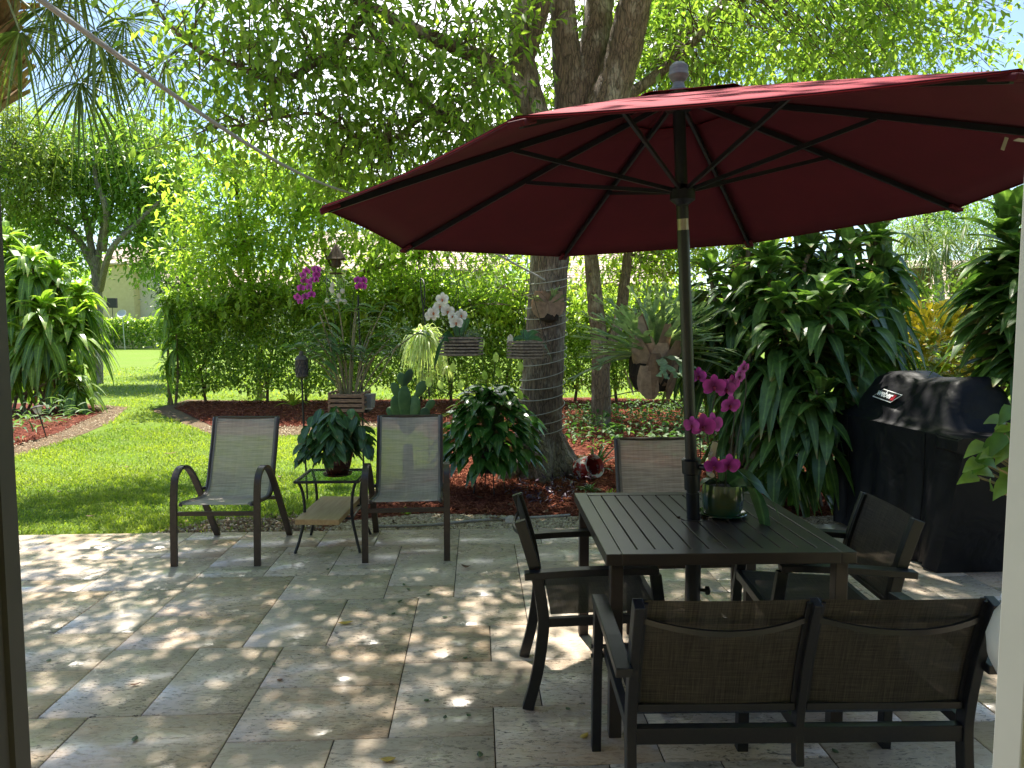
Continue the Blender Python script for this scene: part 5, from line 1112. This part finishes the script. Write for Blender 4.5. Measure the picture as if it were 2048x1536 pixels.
# paddle cactus behind the right grey chair
cc = W(815, 830, 7.6); ct = thing('prickly_pear', 'paddle cactus with upright oval green pads behind the right grey chair', 'cactus', (cc.x, 7.6, -.03))
M['cactus'] = mat('cactus pad', (.055, .13, .045), .5, (.09, .18, .06), 20); M['cactus_dark'] = mat('darker cactus pad', (.035, .085, .045), .55, (.05, .11, .05), 20)  # two greens picked at random per pad, the darker one for the stem
def pad(bx, by, tx, ty, w, yaw, Yd=7.6):
    a, b = W(bx, by, Yd), W(tx, ty, Yd); d = (b-a); L_ = d.length; d.normalize(); mb = MB(); pr = [(w*L_*0+w*q, L_*f) for f, q in ((0, .15), (.12, .45), (.35, .85), (.6, 1), (.82, .85), (.95, .5), (1, .08))]
    q = d.to_track_quat('Z', 'Y').to_matrix() @ Matrix.Rotation(yaw, 3, 'Z'); q = d.to_track_quat('Z', 'X').to_matrix() @ Matrix.Rotation(yaw, 3, 'Z'); mb.lathe(pr, a, 14, .22, q); mb.build('pad', 'cactus' if random.random() < .6 else 'cactus_dark', ct, True)
for q in ((800, 850, 790, 790, .07, .3), (800, 800, 785, 765, .05, 0), (812, 850, 808, 770, .075, .2), (808, 775, 800, 745, .05, .1), (825, 850, 832, 790, .07, -.3), (832, 795, 850, 762, .055, 0), (808, 775, 822, 738, .05, .5), (835, 850, 856, 815, .06, .1), (795, 840, 775, 815, .05, .5), (850, 822, 868, 800, .045, 0), (815, 870, 815, 840, .09, 0)):
    pad(*q)
mb = MB(); mb.tube([(cc.x, 7.6, -.1), (cc.x, 7.6, .32)], [.07, .05], 10); mb.build('stem', 'cactus_dark', ct, True)

# hanging staghorn fern
sg = W(1305, 715, 6.3); sf = thing('staghorn_fern', 'huge staghorn fern with grey-green antler fronds and brown shield leaves hanging on chains', 'fern', (sg.x, sg.y, sg.z))
mb = MB(); mb.lathe([(.05, -.27), (.16, -.24), (.21, -.12), (.20, .02), (.15, .12), (.05, .18)], sg+Vector((0, 0, -.04)), 22, 1, None, .16); mb.build('root_ball', 'rootball', sf)
for i in range(24):   # shield leaves: broad, cupped
    a = random.uniform(-.4, 6.0) if i > 7 else -1.4+random.uniform(-.9, .9); zc = random.uniform(-.24, .16); c = sg+Vector((math.cos(a)*.17, math.sin(a)*.17-.01, zc-.05))
    ribbon('shield_leaf', [tuple(c+Vector((0, 0, -.1)))], [(math.cos(a)*.35, math.sin(a)*.35, .9)], random.uniform(.18, .36), random.uniform(.10, .20), 'stag_brown', sf, S=6, droop=-.12, fold=-.12, prof=np.array([.5, .9, 1, 1, .9, .7, .45]), up=np.array([[math.cos(a), math.sin(a), 0.]]), tint=np.array([random.random()]))
P = []; D = []; LLs = []; Ws = []; DR_ = []
def antler(p, d, L_, w, depth, dr):
    P.append(tuple(p)); D.append(tuple(d)); LLs.append(L_); Ws.append(w); DR_.append(dr)
    if depth:
        e = p+d*L_*(1-.25*dr); e.z -= L_*dr; nd = (d*L_+Vector((0, 0, -2*dr*L_*.8))).normalized()
        for s in (-1, 1):
            sdv = nd.cross(Vector((random.uniform(-.4, .4), random.uniform(-.4, .4), 1))).normalized(); antler(e-nd*.015, (nd+sdv*s*random.uniform(.22, .42)).normalized(), L_*random.uniform(.48, .66), w*.70, depth-1, dr*.6)
for i in range(105):
    a = random.uniform(0, 6.283); el = random.uniform(-.25, 1.15); d = Vector((math.cos(a)*math.cos(el), math.sin(a)*math.cos(el)*.8-.1, math.sin(el))).normalized()
    if d.y < -.35 and d.z < .6 and d.x > -.5 and random.random() < .8: continue
    antler(sg+Vector((d.x*.14, d.y*.14, d.z*.12+.0)), d, random.uniform(.22, .38), random.uniform(.055, .085), 3 if random.random() < .6 else 2, random.uniform(.02, .22))
ribbon('fronds', P, D, np.array(LLs), np.array(Ws), 'stag', sf, S=3, droop=np.array(DR_), fold=.12, prof=np.array([.75, .8, .95, 1.0]))
for s in (-1, 1):
    top = sg+Vector((s*.02-.05 if s < 0 else .02, .25, 2.1)); bot = sg+Vector((s*.13, 0, .12)); mb = MB(); nl_ = 60
    for i in range(nl_):
        p = bot.lerp(top, i/nl_); q = bot.lerp(top, (i+1.25)/nl_); o_ = Vector((.009, 0, 0)) if i % 2 else Vector((0, .009, 0))
        mb.tube([p-o_, q-o_], .0022, 4, False); mb.tube([p+o_, q+o_], .0022, 4, False)
    mb.build('chain', 'chain', sf)
# small staghorn on the trunk
ts = W(1096, 605, 7.42); t2 = thing('staghorn_fern', 'small staghorn fern with pale brown shield tied to the trunk', 'fern', tuple(ts))
for i in range(7):
    a = random.uniform(-2.6, -.5); ribbon('shield_leaf', [tuple(ts+Vector((math.cos(a)*.08, -.02, -.16)))], [(math.cos(a)*.3, -.3, .9)], .26, .20, 'stag_brown', t2, S=6, droop=-.1, fold=-.15, prof=np.array([.4, .9, 1, .95, .8, .5, .2]), up=np.array([[math.cos(a)*.5, -1, 0.]]), tint=np.array([random.random()]))
mb = MB(); mb.lathe([(.03, -.1), (.10, -.07), (.11, 0), (.07, .05)], ts+Vector((.02, .02, -.11)), 14, .5, None, .2); mb.build('root_ball', 'rootball', t2)
P = []; D = []; LLs = []; Ws = []; DR_ = []
for i in range(9): a = random.uniform(-2.9, -.2); antler(ts+Vector((0, -.03, -.04)), Vector((math.cos(a), math.sin(a)*.5, random.uniform(.3, 1.3))).normalized(), random.uniform(.12, .18), .026, 2, .05)
ribbon('fronds', P, D, np.array(LLs), np.array(Ws), 'stag', t2, S=3, droop=np.array(DR_), fold=.12, prof=np.array([.75, .8, .95, 1.0]))
# thatched bird house, wind chime
bh = W(672, 510, 8.0); b_ = thing('bird_house', 'small dark thatched bird house hanging above the magenta orchid', 'bird house', tuple(bh))
mb = MB(); mb.lathe([(.115, -.05), (.10, -.03), (.045, .06), (.008, .12)], bh, 16, 1, None, .12); mb.build('roof', 'thatch', b_)
mb = MB(); mb.lathe([(.03, -.14), (.055, -.12), (.055, -.035)], bh, 12); mb.build('body', 'thatch', b_, True)
mb = MB(); mb.tube([bh+Vector((0, 0, .11)), bh+Vector((.02, .1, 1.6))], .0025, 4); mb.build('hanger', 'iron', b_)
wc = W(672, 548, 7.7); w_ = thing('wind_chime', 'wind chime of pale shells and dark tubes hanging under the thatched bird house', 'wind chime', tuple(wc))
mb = MB(); mb.lathe([(.07, 0), (.07, .012)], wc, 14); mb.build('disc', 'thatch', w_)
for i in range(9):
    a = i*.7; p = wc+Vector((.065*math.cos(a)*(1.6 if i % 2 else 1), .06*math.sin(a), 0)); L_ = random.uniform(.10, .34); mb = MB(); mb.tube([p, p-Vector((0, 0, L_))], .0012, 4); mb.build('string', 'cord', w_)
    mb = MB(); mb.lathe([(.006, -.03), (.022, -.015), (.026, .005), (.008, .025)], p-Vector((0, 0, L_)), 10, .4); mb.build('shell', 'shell', w_, True)
mb = MB(); mb.tube([wc, wc+Vector((0, .1, .22))], .0015, 4); mb.build('hanger', 'iron', w_)

# tiki torch, solar light
tq = W(603, 730, 6.4); tt_ = thing('garden_torch', 'garden torch with a carved brown lantern head left of the wooden crate', 'garden torch', (tq.x, tq.y, -.03))
mb = MB(); mb.tube([(tq.x+.03, tq.y, -.1), (tq.x+.01, tq.y, .6), (tq.x, tq.y, tq.z-.1)], .0085, 8); mb.build('pole', 'iron', tt_, True)
mb = MB(); mb.lathe([(.015, -.125), (.045, -.11), (.052, -.10), (.050, -.095), (.052, .04), (.060, .05), (.056, .062), (.035, .085), (.020, .092), (.022, .10), (.016, .115), (.012, .125)], tq, 20, 1, None, 0)
mb.build('lantern_head', 'lantern', tt_, True)
mb = MB()
for k in range(10):
    for s in (-1, 1):
        pts_ = []
        for i in range(7): a = k*.628+s*i*.16; pts_.append(tq+Vector((.054*math.cos(a), .054*math.sin(a), -.09+i*.021)))
        mb.tube(pts_, .0035, 4)
mb.build('lattice', 'lantern', tt_)
sq = W(78, 822, 10.2); so_ = thing('solar_light', 'leaning solar garden light with a glass lantern in the left mulch bed', 'garden light', (sq.x+.12, 10.2, -.03))
up_ = Vector((-.13, 0, 1)).normalized(); g0 = Vector((sq.x+.10, 10.2, -.05)); top_ = Vector((sq.x, 10.2, sq.z-.05))
mb = MB(); mb.tube([g0, top_], [.006, .012], 8); mb.build('stake', 'iron', so_, True)
qr = Vector(top_-g0).to_track_quat('Z', 'Y').to_matrix()
mb = MB(); mb.lathe([(.02, 0), (.045, .03), (.06, .10)], top_, 8, 1, qr); mb.build('lens', 'clear', so_)
mb = MB(); mb.lathe([(.095, .10), (.09, .112), (.05, .125), (.045, .135)], top_, 10, 1, qr); mb.build('cap', 'lantern', so_)
for k in range(4): a = k*1.57+.4; mb = MB(); mb.tube([top_+qr @ Vector((.03*math.cos(a), .03*math.sin(a), 0)), top_+qr @ Vector((.066*math.cos(a), .066*math.sin(a), .10))], .004, 5); mb.build('strut', 'iron', so_)
# ================================================================== COVERED GRILL
gl = thing('covered_grill', 'large barbecue grill under a black fabric cover with a small logo badge', 'grill', (3.02, 5.0, 0))
A0 = Vector((2.60, 5.70, 0)); av = Vector((.075, -1, 0)).normalized(); bv = Vector((1, .075, 0)).normalized(); GL, GD = 1.50, .66
def ss(a, b, x): t = min(max((x-a)/(b-a), 0), 1); return t*t*(3-2*t)
def gpt(s, t):
    """s along the length in metres, t 0..1 round the section"""
    lid = ss(-.02, .24, s)*(1-ss(1.10, 1.26, s)); sh = .885
    prof = [(0, .0), (.004, .25), (.012, .55), (.004, .80), (.0, .885), (.035, .905), (.085, sh+.02+.07*lid), (.15, sh+.02+.20*lid), (.22, sh+.02+.30*lid), (.30, sh+.02+.335*lid), (.44, sh+.02+.335*lid), (.54, sh+.02+.25*lid), (.60, sh+.02+.10*lid), (.65, sh), (.66, .55), (.66, 0)]
    k = t*(len(prof)-1); i = min(int(k), len(prof)-2); f = k-i; x = prof[i][0]*(1-f)+prof[i+1][0]*f; z = prof[i][1]*(1-f)+prof[i+1][1]*f
    low = max(0, 1-z/.85); s2 = s+(.22*low**.8)*(-ss(.9, 1.5, s))+.05*low*(1-ss(0, .4, s)); 
    x += (.018*math.sin(s*19+z*3)+.010*math.sin(s*37-z*5))*low*(1 if t < .5 else -1)*-1+.035*math.exp(-((s-1.12)/.05)**2)*low*(t < .5)
    z += -.012*math.sin(s*9)*lid*(z > .95)-(.03*math.exp(-((s-.68)/.10)**2)*lid if z > 1.0 else 0)
    x -= .05*ss(1.2, 1.35, s)*(.80 < z < .93)*(t < .5)
    if z < .03: z = .012+.012*math.sin(s*11)
    return A0+av*s2+bv*x+Vector((0, 0, z))
mb = MB(); nu, nv = 56, 60
mb.grid(lambda u, v: gpt(u*GL, v), nu, nv); mb.uv = {}
mb.f.append(tuple(j for j in range(nv+1))); mb.f.append(tuple(nu*(nv+1)+j for j in range(nv, -1, -1)))
cv = mb.build('cover', 'cover', gl, True)
mb = MB()
for s0, s1, t_ in ((.02, 1.22, .275), (1.24, 1.48, .30)):
    pts_ = [gpt(s0+(s1-s0)*i/20, t_)-bv*.004 for i in range(21)]; mb.tube(pts_, .004, 5)
for s_ in (.2, 1.13): mb.tube([gpt(s_, t)-bv*.003 for t in np.linspace(.02, .28, 14)], .0035, 5)
mb.build('seam', 'cover', cv, True)
# badge: parallelogram with white rim, white letters, red numerals
bs = .53; pc_ = gpt(bs, .44); p_u = (gpt(bs+.05, .44)-gpt(bs-.05, .44)).normalized(); p_v = (gpt(bs, .47)-gpt(bs, .41)); p_v = (p_v-p_u*p_u.dot(p_v)).normalized(); p_n = p_u.cross(p_v); p_n = p_n if p_n.dot(-bv) > 0 else -p_n
def para(name, w, h, off, m, parent, sk=.045, bz=0):
    mb = MB(); c = pc_+p_n*(.020+off); mb.add([c-p_u*w/2-p_v*h/2-p_u*sk*h/.1, c+p_u*w/2-p_v*h/2-p_u*sk*h/.1, c+p_u*w/2+p_v*h/2+p_u*sk*h/.1, c-p_u*w/2+p_v*h/2+p_u*sk*h/.1]+[x for x in (c-p_u*w/2-p_v*h/2-p_u*sk*h/.1-p_n*.004, c+p_u*w/2-p_v*h/2-p_u*sk*h/.1-p_n*.004, c+p_u*w/2+p_v*h/2+p_u*sk*h/.1-p_n*.004, c-p_u*w/2+p_v*h/2+p_u*sk*h/.1-p_n*.004)], [(0, 1, 2, 3), (0, 4, 5, 1), (1, 5, 6, 2), (2, 6, 7, 3), (3, 7, 4, 0)]); return mb.build(name, m, parent)
M['badge_white'] = mat('badge white', (.8, .8, .8), .5, (.78, .78, .78)); M['badge_black'] = mat('badge black', (.008, .008, .008), .5); M['badge_red'] = mat('badge red', (.55, .015, .03), .5)
bd = para('logo_badge', .225, .082, 0, 'badge_white', cv); para('badge_field', .213, .070, .0015, 'badge_black', bd)
mt = Matrix((p_u, p_v, p_n)).transposed()
def text(body, size, pos, m, parent, name, bold=.004, sx=1.0):
    cu = bpy.data.curves.new(name, 'FONT'); cu.body = body; cu.size = size; cu.align_x = 'CENTER'; cu.align_y = 'CENTER'; cu.extrude = .0008; cu.offset = bold; cu.shear = .25
    ob = bpy.data.objects.new(name, cu); COL.objects.link(ob); bpy.context.view_layer.update(); me = bpy.data.meshes.new_from_object(ob); bpy.data.objects.remove(ob)
    off = Vector((0, 0, 0)); pr = parent
    while pr is not None: off += pr.location; pr = pr.parent
    for v in me.vertices: v.co = pos+mt @ Vector((v.co.x*sx, v.co.y, v.co.z))-off
    me.materials.clear(); me.materials.append(M[m]); o = bpy.data.objects.new(name, me); COL.objects.link(o); o.parent = parent; return o
text('weber', .070, pc_+p_n*.0245-p_u*.024+p_v*.004, 'badge_white', bd, 'lettering', .0016, 1.0)
mb = MB(); 
for i in range(3): c = pc_+p_n*.0235+p_u*(.070+i*.012); mb.add([c-p_v*.024-p_u*.010, c-p_v*.024-p_u*.003, c+p_v*.024+p_u*.011, c+p_v*.024+p_u*.004], [(0, 1, 2, 3)])
mb.build('red_stripes', 'badge_red', bd)

# ================================================================== BED PLANTS
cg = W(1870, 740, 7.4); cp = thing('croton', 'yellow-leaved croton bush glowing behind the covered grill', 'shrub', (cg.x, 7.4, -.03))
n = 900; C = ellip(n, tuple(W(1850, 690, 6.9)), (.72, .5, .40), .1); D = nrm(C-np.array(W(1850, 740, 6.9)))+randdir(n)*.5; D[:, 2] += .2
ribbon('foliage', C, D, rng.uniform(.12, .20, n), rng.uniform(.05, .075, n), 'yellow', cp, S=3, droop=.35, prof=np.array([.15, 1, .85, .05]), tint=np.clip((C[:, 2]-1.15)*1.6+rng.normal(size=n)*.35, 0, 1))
for i in range(7): mb = MB(); a = Vector((cg.x+random.uniform(-.3, .3), 7.4+random.uniform(-.2, .2), -.05)); mb.tube([a, a+Vector((random.uniform(-.2, .2), 0, .6)), a+Vector((random.uniform(-.4, .4), 0, 1.3))], [.014, .01, .006], 5); mb.build('stem', 'twig', cp)
n = 420; C = ellip(n, tuple(W(1800, 800, 6.9)), (.5, .4, .5), .1); cp2 = thing('croton', 'shaded green and yellow shrub low beside the left end of the grill', 'shrub', (W(1800, 800, 6.9).x, 6.9, -.03))
ribbon('foliage', C, randdir(n)+np.array([0, 0, .3]), rng.uniform(.12, .18, n), .06, 'yelgreen', cp2, S=3, droop=.35, prof=np.array([.15, 1, .85, .05]))

def rosette(name, label, c, n, LL, LW, m, el0=15, el1=80, dr=.3, group=None, cat='plant', S=5, prof=STR):
    t = thing(name, label, cat, tuple(c), group); az = rng.random(n)*6.283; el = np.radians(rng.uniform(el0, el1, n))
    D = np.stack([np.cos(az)*np.cos(el), np.sin(az)*np.cos(el), np.sin(el)], 1); pr = np.interp(np.linspace(0, 1, S+1), np.linspace(0, 1, len(prof)), prof)
    ribbon('leaves', np.tile(tuple(c), (n, 1))+rng.normal(size=(n, 3))*.015, D, LL*rng.uniform(.7, 1.1, n), LW, m, t, S=S, droop=dr*rng.uniform(.5, 1.4, n), fold=.25, prof=pr); return t
def gz(px, py, z=-.02): v = G(px, py, z); return v
rosette('daylily', 'clump of long arching strap leaves beside the tipped red pot', gz(1192, 940), 34, .55, .022, 'potleaf', 30, 85, .45, None, 'plant')
rosette('crinum_lily', 'yellow-green strap-leaved plant at the left of the mulch bed beneath the torch', gz(585, 812), 16, .62, .055, 'yelgreen', 25, 80, .4)
rosette('bromeliad', 'low yellow-green bromeliad beside the tan mesh chair, the brighter one', gz(1215, 1003), 30, .20, .024, 'yelgreen', 15, 75, .3)
rosette('bromeliad', 'low olive bromeliad in front of the tipped red pot', gz(1178, 985), 34, .18, .022, 'dracaena', 10, 70, .35)
rosette('bromeliad', 'small bright bromeliad between the red flower pot stem and the dark dracaena canes', gz(1530, 975), 22, .20, .03, 'yelgreen', 20, 80, .2)
rosette('seedling', 'small light green seedling in the mulch right of the sunlit grey chair', gz(815, 1030), 14, .10, .035, 'leaf_bright', 15, 70, .2)
rosette('bromeliad', 'grey-green bromeliad at the trunk foot under the leaning twigs', gz(1150, 940), 20, .22, .02, 'stag', 20, 80, .4)
# tipped pot
bp = gz(1172, 938, .09); br_ = thing('tipped_pot', 'broken red and white glazed pot lying on its side by the trunk', 'pot', (bp.x, bp.y, -.02))
qr = Matrix.Rotation(R(68), 3, 'X') @ Matrix.Rotation(R(0), 3, 'Z'); qr = Matrix.Rotation(R(35), 3, 'Z') @ qr
mb = MB(); mb.lathe([(.08, -.16), (.12, -.10), (.135, 0), (.12, .09), (.10, .12), (.125, .15), (.112, .15), (.09, .12), (.105, .05), (.11, 0), (.09, -.1), (.02, -.14)], bp, 26, 1, qr); mb.build('body', 'redwhite', br_, True)
# terracotta trough with plant
tq2 = gz(1530, 952, .07); tp2 = thing('planter', 'tan clay planter with a small leafy plant at the foot of the dark dracaena', 'planter', (tq2.x, tq2.y, -.02))
mb = MB(); mb.lathe([(.11, -.09), (.16, .05), (.175, .055), (.175, .085), (.15, .085), (.14, .05)], tq2, 20); mb.build('pot', 'terracotta', tp2, True)
n = 120; ribbon('foliage', ellip(n, (tq2.x, tq2.y, .26), (.2, .16, .12)), randdir(n)+np.array([0, 0, .3]), .09, .05, 'potleaf', tp2, S=3, droop=.3, prof=np.array([.2, 1, .8, .05]))
# low mixed ground cover (uncountable)
COV = polyworld([(1130, 830), (1500, 810), (1900, 860), (1900, 960), (1640, 985), (1450, 940), (1240, 900), (1140, 905)])
p = scatter(5200, .2, 5, 5.5, 16, [COV]); hh = rng.random(len(p))*.26; P = np.column_stack([p, hh]); D = randdir(len(p)); D[:, 2] = np.abs(D[:, 2])*.8
o = ribbon('ground_cover', P, D, rng.uniform(.08, .17, len(p)), rng.uniform(.03, .065, len(p)), 'cover_leaf' if 'cover_leaf' in M else M.setdefault('cover_leaf', leafmat('ground cover leaf', (.03, .085, .02), (.09, .17, .045), .3, .55, spec=.3)), None, S=4, droop=.4, prof=np.array([.15, .9, 1, .7, .05])); tag(o, 'mixed leafy ground cover spreading over the mulch right of the tree', 'ground cover', kind='stuff')
PUR = polyworld([(1010, 1000), (1045, 955), (1130, 940), (1190, 955), (1165, 1000), (1110, 1022)])
p = scatter(900, -.6, 1.2, 5.5, 8, [PUR]); P = np.column_stack([p, rng.random(len(p))*.07]); D = randdir(len(p)); D[:, 2] = np.abs(D[:, 2])*.5+.1
o = ribbon('purple_ground_cover', P, D, rng.uniform(.05, .10, len(p)), rng.uniform(.014, .024, len(p)), 'purple', None, S=3, droop=.3, prof=np.array([.3, 1, .7, .05])); tag(o, 'low patch of purple striped leaves on the mulch before the tree trunk', 'ground cover', kind='stuff')
p = scatter(1300, -9, -4, 8, 16, [WL]); P = np.column_stack([p, rng.random(len(p))*.35]); D = randdir(len(p)); D[:, 2] = np.abs(D[:, 2])*.6+.3
o = ribbon('undergrowth', P, D, rng.uniform(.15, .35, len(p)), .035, 'dendleaf', None, S=4, droop=.4, prof=np.array([.5, 1, .8, .4, .05])); tag(o, 'grassy undergrowth at the foot of the big left dracaena', 'undergrowth', kind='stuff')
# thin branches arching over the bed
for i, (lab, q) in enumerate((('thin bare twig leaning up from the mulch behind the fern', ((1205, 810, 9.0), (1215, 760, 9.0), (1222, 720, 9.0))), ('long bare twig arching over the ground cover towards the umbrella pole', ((1190, 800, 7.6), (1300, 782, 7.4), (1380, 830, 7.0), (1400, 880, 6.8))))):
    mb = MB(); pp_ = [W(*k) for k in q]; mb.tube(smoothpath([Vector((pp_[0].x, pp_[0].y, -.05))]+pp_ if i == 0 else pp_+[Vector((pp_[-1].x, pp_[-1].y, -.05))], 5), .006, 5); tag(mb.build('twig', 'twig'), lab, 'twig')
# white pipe / stone / driftwood on the gravel
mb = MB(); mb.tube(smoothpath([G(755, 1052, .012), G(850, 1050, .014), G(960, 1040, .014), G(1060, 1035, .012), G(1140, 1030, .01)], 6), .011, 7); tag(mb.build('irrigation_pipe', 'rope', smooth=True), 'pale weathered pipe lying along the gravel by the patio edge', 'pipe')
c = G(1022, 1040, .02); mb = MB(); mb.lathe([(.02, -.03), (.05, -.015), (.045, .015), (.015, .035)], c, 9, .7, None, .25); tag(mb.build('stone', 'stone', smooth=True), 'small pale stone on the gravel near the dining chair', 'stone')
for lab, q in (('pale stick lying on the mulch under the peace lily', ((890, 915), (930, 905), (985, 912))),):
    mb = MB(); mb.tube(smoothpath([G(a, b, .02) for a, b in q], 4), .014, 6); tag(mb.build('stick', 'bark_grey'), lab, 'stick')
# urn with plant at the right, just outside the door
ux, uy = 1.365, 1.66; un = thing('urn', 'tall white ceramic urn half hidden by the right door frame', 'urn', (ux, uy, 0))
mb = MB(); mb.lathe([(.13, 0), (.135, .03), (.06, .08), (.04, .25), (.035, .45), (.045, .57), (.09, .62), (.15, .67), (.18, .73), (.185, .78), (.172, .83), (.15, .865), (.158, .88), (.145, .882), (.13, .86), (.12, .8)], (ux, uy, 0), 32); mb.build('body', 'white_glaze', un, True)
vp = thing('leafy_plant', 'light green plant with pierced leaves growing from the white urn at the right edge', 'plant', (ux, uy, .88))
P = []; D = []; mb = MB()
for (x, y, dx) in ((2000, 868, -1), (1992, 905, -1), (2012, 890, -.6), (1985, 935, -1), (2015, 930, -.5), (2010, 962, -.6), (2050, 860, .3), (2080, 900, .8), (2060, 950, .5), (2020, 840, -.2)):
    for dd_ in ((0, 0, 0), (.02, .03, .025), (-.015, .04, -.03)):
      c = W(x+8, y, 1.62)+Vector(dd_); b = Vector((ux, uy, .9)); mb.tube(smoothpath([b, b.lerp(c, .6)+Vector((0, 0, .06)), c], 5), .003, 5, False); P.append(tuple(c)); D.append((dx+random.uniform(-.5, .5), -.2, random.uniform(-.6, .5)))
mb.build('stems', 'cane_green', vp)
ribbon('leaves', P, D, .062, .036, 'vineleaf', vp, S=5, droop=.3, fold=.15, prof=np.array([.3, 1, .95, .75, .4, .03]), up=np.tile([0, -.6, .8], (len(P), 1)))

# ================================================================== DOOR FRAME
df = thing('door_frame', 'dark bronze sliding door jamb along the left edge of the view', 'door frame', (-.70, .93, 0))
mb = MB(); mb.box((-.7445, .93, 1.15), (.085, .10, 2.5)); mb.build('jamb', 'frame_dark', df, False, False, .004)
mb = MB(); mb.box((-.812, .90, 1.15), (.045, .12, 2.5)); mb.build('door_stile', 'frame_black', df, False, False, .003)
mb = MB(); mb.box((-.698, .965, 1.15), (.008, .03, 2.5)); mb.build('edge_strip', 'frame_dark', df)
dr_ = thing('door_frame', 'white aluminium door jamb along the right edge of the view', 'door frame', (.72, .93, 0))
mb = MB(); mb.box((.7775, .93, 1.15), (.19, .05, 2.5)); mb.build('jamb', 'frame_white', dr_, False, False, .004)
mb = MB(); mb.box((.6865-.002, .93, 1.15), (.017, .055, 2.5)); mb.build('edge_strip', 'frame_white', dr_, False, False, .003)
mb = MB(); mb.box((.7085, .9035, 1.28), (.014, .004, .085)); mb.build('latch_slot', 'frame_black', dr_)
mb = MB(); mb.box((.760, .9035, 1.15), (.003, .004, 2.5)); mb.build('panel_groove', 'frame_dark', dr_)
mb = MB(); mb.box((.698, .902, 1.15), (.006, .006, 2.5)); mb.build('gasket', 'frame_black', dr_)

hb = thing('house', 'unseen cream stucco house wall and eave, added behind the viewer for shade', 'house', (0, -1.6, 0))  # out of view; added to keep sky light off the near patio
mb = MB(); mb.box((0, -1.6, 1.4), (16, .2, 2.9)); mb.build('wall', 'wall_cream', hb)
mb = MB(); mb.box((0, -.6, 2.95), (17, 2.9, .14)); mb.build('eave', 'wall_cream', hb)
mb = MB(); mb.add([(-8.6, .95, 3.03), (8.6, .95, 3.03), (8.6, -5, 5.4), (-8.6, -5, 5.4)], [(0, 1, 2, 3)]); mb.build('roof', 'roof', hb)
# ================================================================== FALLEN LEAVES
def fallen(px, py, L_, w, m, label, group=None, ang=None, z=.004, curl=.2):
    c = G(px, py); a = random.random()*6.28 if ang is None else ang; d = Vector((math.cos(a), math.sin(a), 0)); e = Vector((-d.y, d.x, 0)); mb = MB(); rows = []
    for f, q in ((0, .06), (.08, .1), (.25, .75), (.5, 1), (.75, .8), (.92, .35), (1, .04)):
        b = c+d*L_*(f-.5)+Vector((0, 0, z+curl*L_*(2*f-1)**2*.6)); rows.append((b-e*w*q*.5+Vector((0, 0, curl*w*q*.5)), b, b+e*w*q*.5+Vector((0, 0, curl*w*q*.4))))
    mb.v = [p for r in rows for p in r]
    for i in range(len(rows)-1):
        for k in range(2): a_ = i*3+k; mb.f.append((a_, a_+1, a_+4, a_+3))
    o = mb.build('fallen_leaf', m, None, True); sm = o.modifiers.new('solid', 'SOLIDIFY'); sm.thickness = .0006
    return tag(o, label, 'leaf', group)
fallen(690, 748+500, .085, .035, 'fallen_yellow', 'large yellow fallen leaf on the open patio below the side table', None, .15)
fallen(931, 1138, .075, .035, 'fallen_brown', 'curled brown and yellow fallen leaf right of the sunlit grey chair', None, -.5, .01, .5)
fallen(540+20, 1362, .03, .02, 'fallen_brown', 'tiny brown fallen leaf on the patio, lower centre-left', None)
fallen(270, 1372, .05, .018, 'fallen_brown', 'dark twisted fallen leaf on the shaded pavers at lower left', None, .3, .004, .4)
fallen(1570, 1131-0, .06, .03, 'fallen_brown', 'reddish fallen leaf on the patio beyond the table, left of the right armchair', None, .1, .008, .4)
fallen(340, 912, .16, .05, 'fallen_brown', 'orange-brown fallen leaf on the sunny lawn beside the left grey chair', None, .4, .03)
fallen(775, 1522, .06, .03, 'fallen_yellow', 'yellow-green fallen leaf with long stalk at the bottom edge of the patio', None, .1)
fallen(1168, 1475, .05, .025, 'fallen_yellow', 'yellowish fallen leaf at the foot of the loveseat front leg', None, .8)
GRN = [(656, 1140, 'before the side table'), (808, 1171, 'front of the sunlit grey chair, nearest it'), (817, 1180, 'paired just under the sunlit grey chair'), (800, 1204, 'below the sunlit grey chair, centre of the patio'), (857, 1191, 'right of the small cluster below the sunlit chair'), (787, 1229, 'above the pair of pavers at the patio centre'), (890, 1236, 'halfway between sunlit grey chair and left armchair'), (930, 1318, 'left of the rear leg of the left armchair'), (890, 1437, 'lower centre of the patio, the left of two'), (938, 1433, 'lower centre of the patio, the right of two'), (853, 1403, 'just above the two lower-centre leaves'), (270, 1480, 'near the lower left corner'), (98, 1323, 'beside the dark door jamb'), (1136, 1420, 'between the left armchair and the loveseat'), (1005, 1100, 'behind the left armchair'), (1670, 1505, 'under the loveseat'), (185, 1096, 'on the far left pavers near the lawn'), (262, 1138, 'left of the left grey chair'), (548, 1331, 'left centre of the patio'), (960, 1512, 'bottom edge, right of centre')]
for (x, y, w_) in GRN:
    fallen(x, y, random.uniform(.025, .04), random.uniform(.016, .024), 'fallen_green', 'small green fallen leaf on the pavers, '+w_, 'small green leaves fallen on the patio')
for (x, y, w_) in ((990, 1042, 'on the gravel, left of two'), (1090, 1030, 'on the gravel near the table corner'), (1020, 1015, 'on red mulch behind the stone'), (890, 1005, 'on red mulch right of the sunlit chair'), (960, 1000, 'on red mulch in the middle')):
    fallen(x, y, .11, .045, 'fallen_brown', 'dry tan fallen leaf '+w_, 'dry leaves on the mulch', None, .02, .3)
for (x, y, w_) in ((120, 990, 'near the left edge'), (255, 940, 'in the middle of the near lawn'), (560, 960, 'between left grey chair and side table'), (180, 1040, 'close to the patio edge at far left'), (700, 900, 'behind the side table')):
    fallen(x, y, .07, .03, 'fallen_brown', 'small brown fallen leaf on the sunny lawn '+w_, 'brown leaves fallen on the lawn', None, .03, .3)
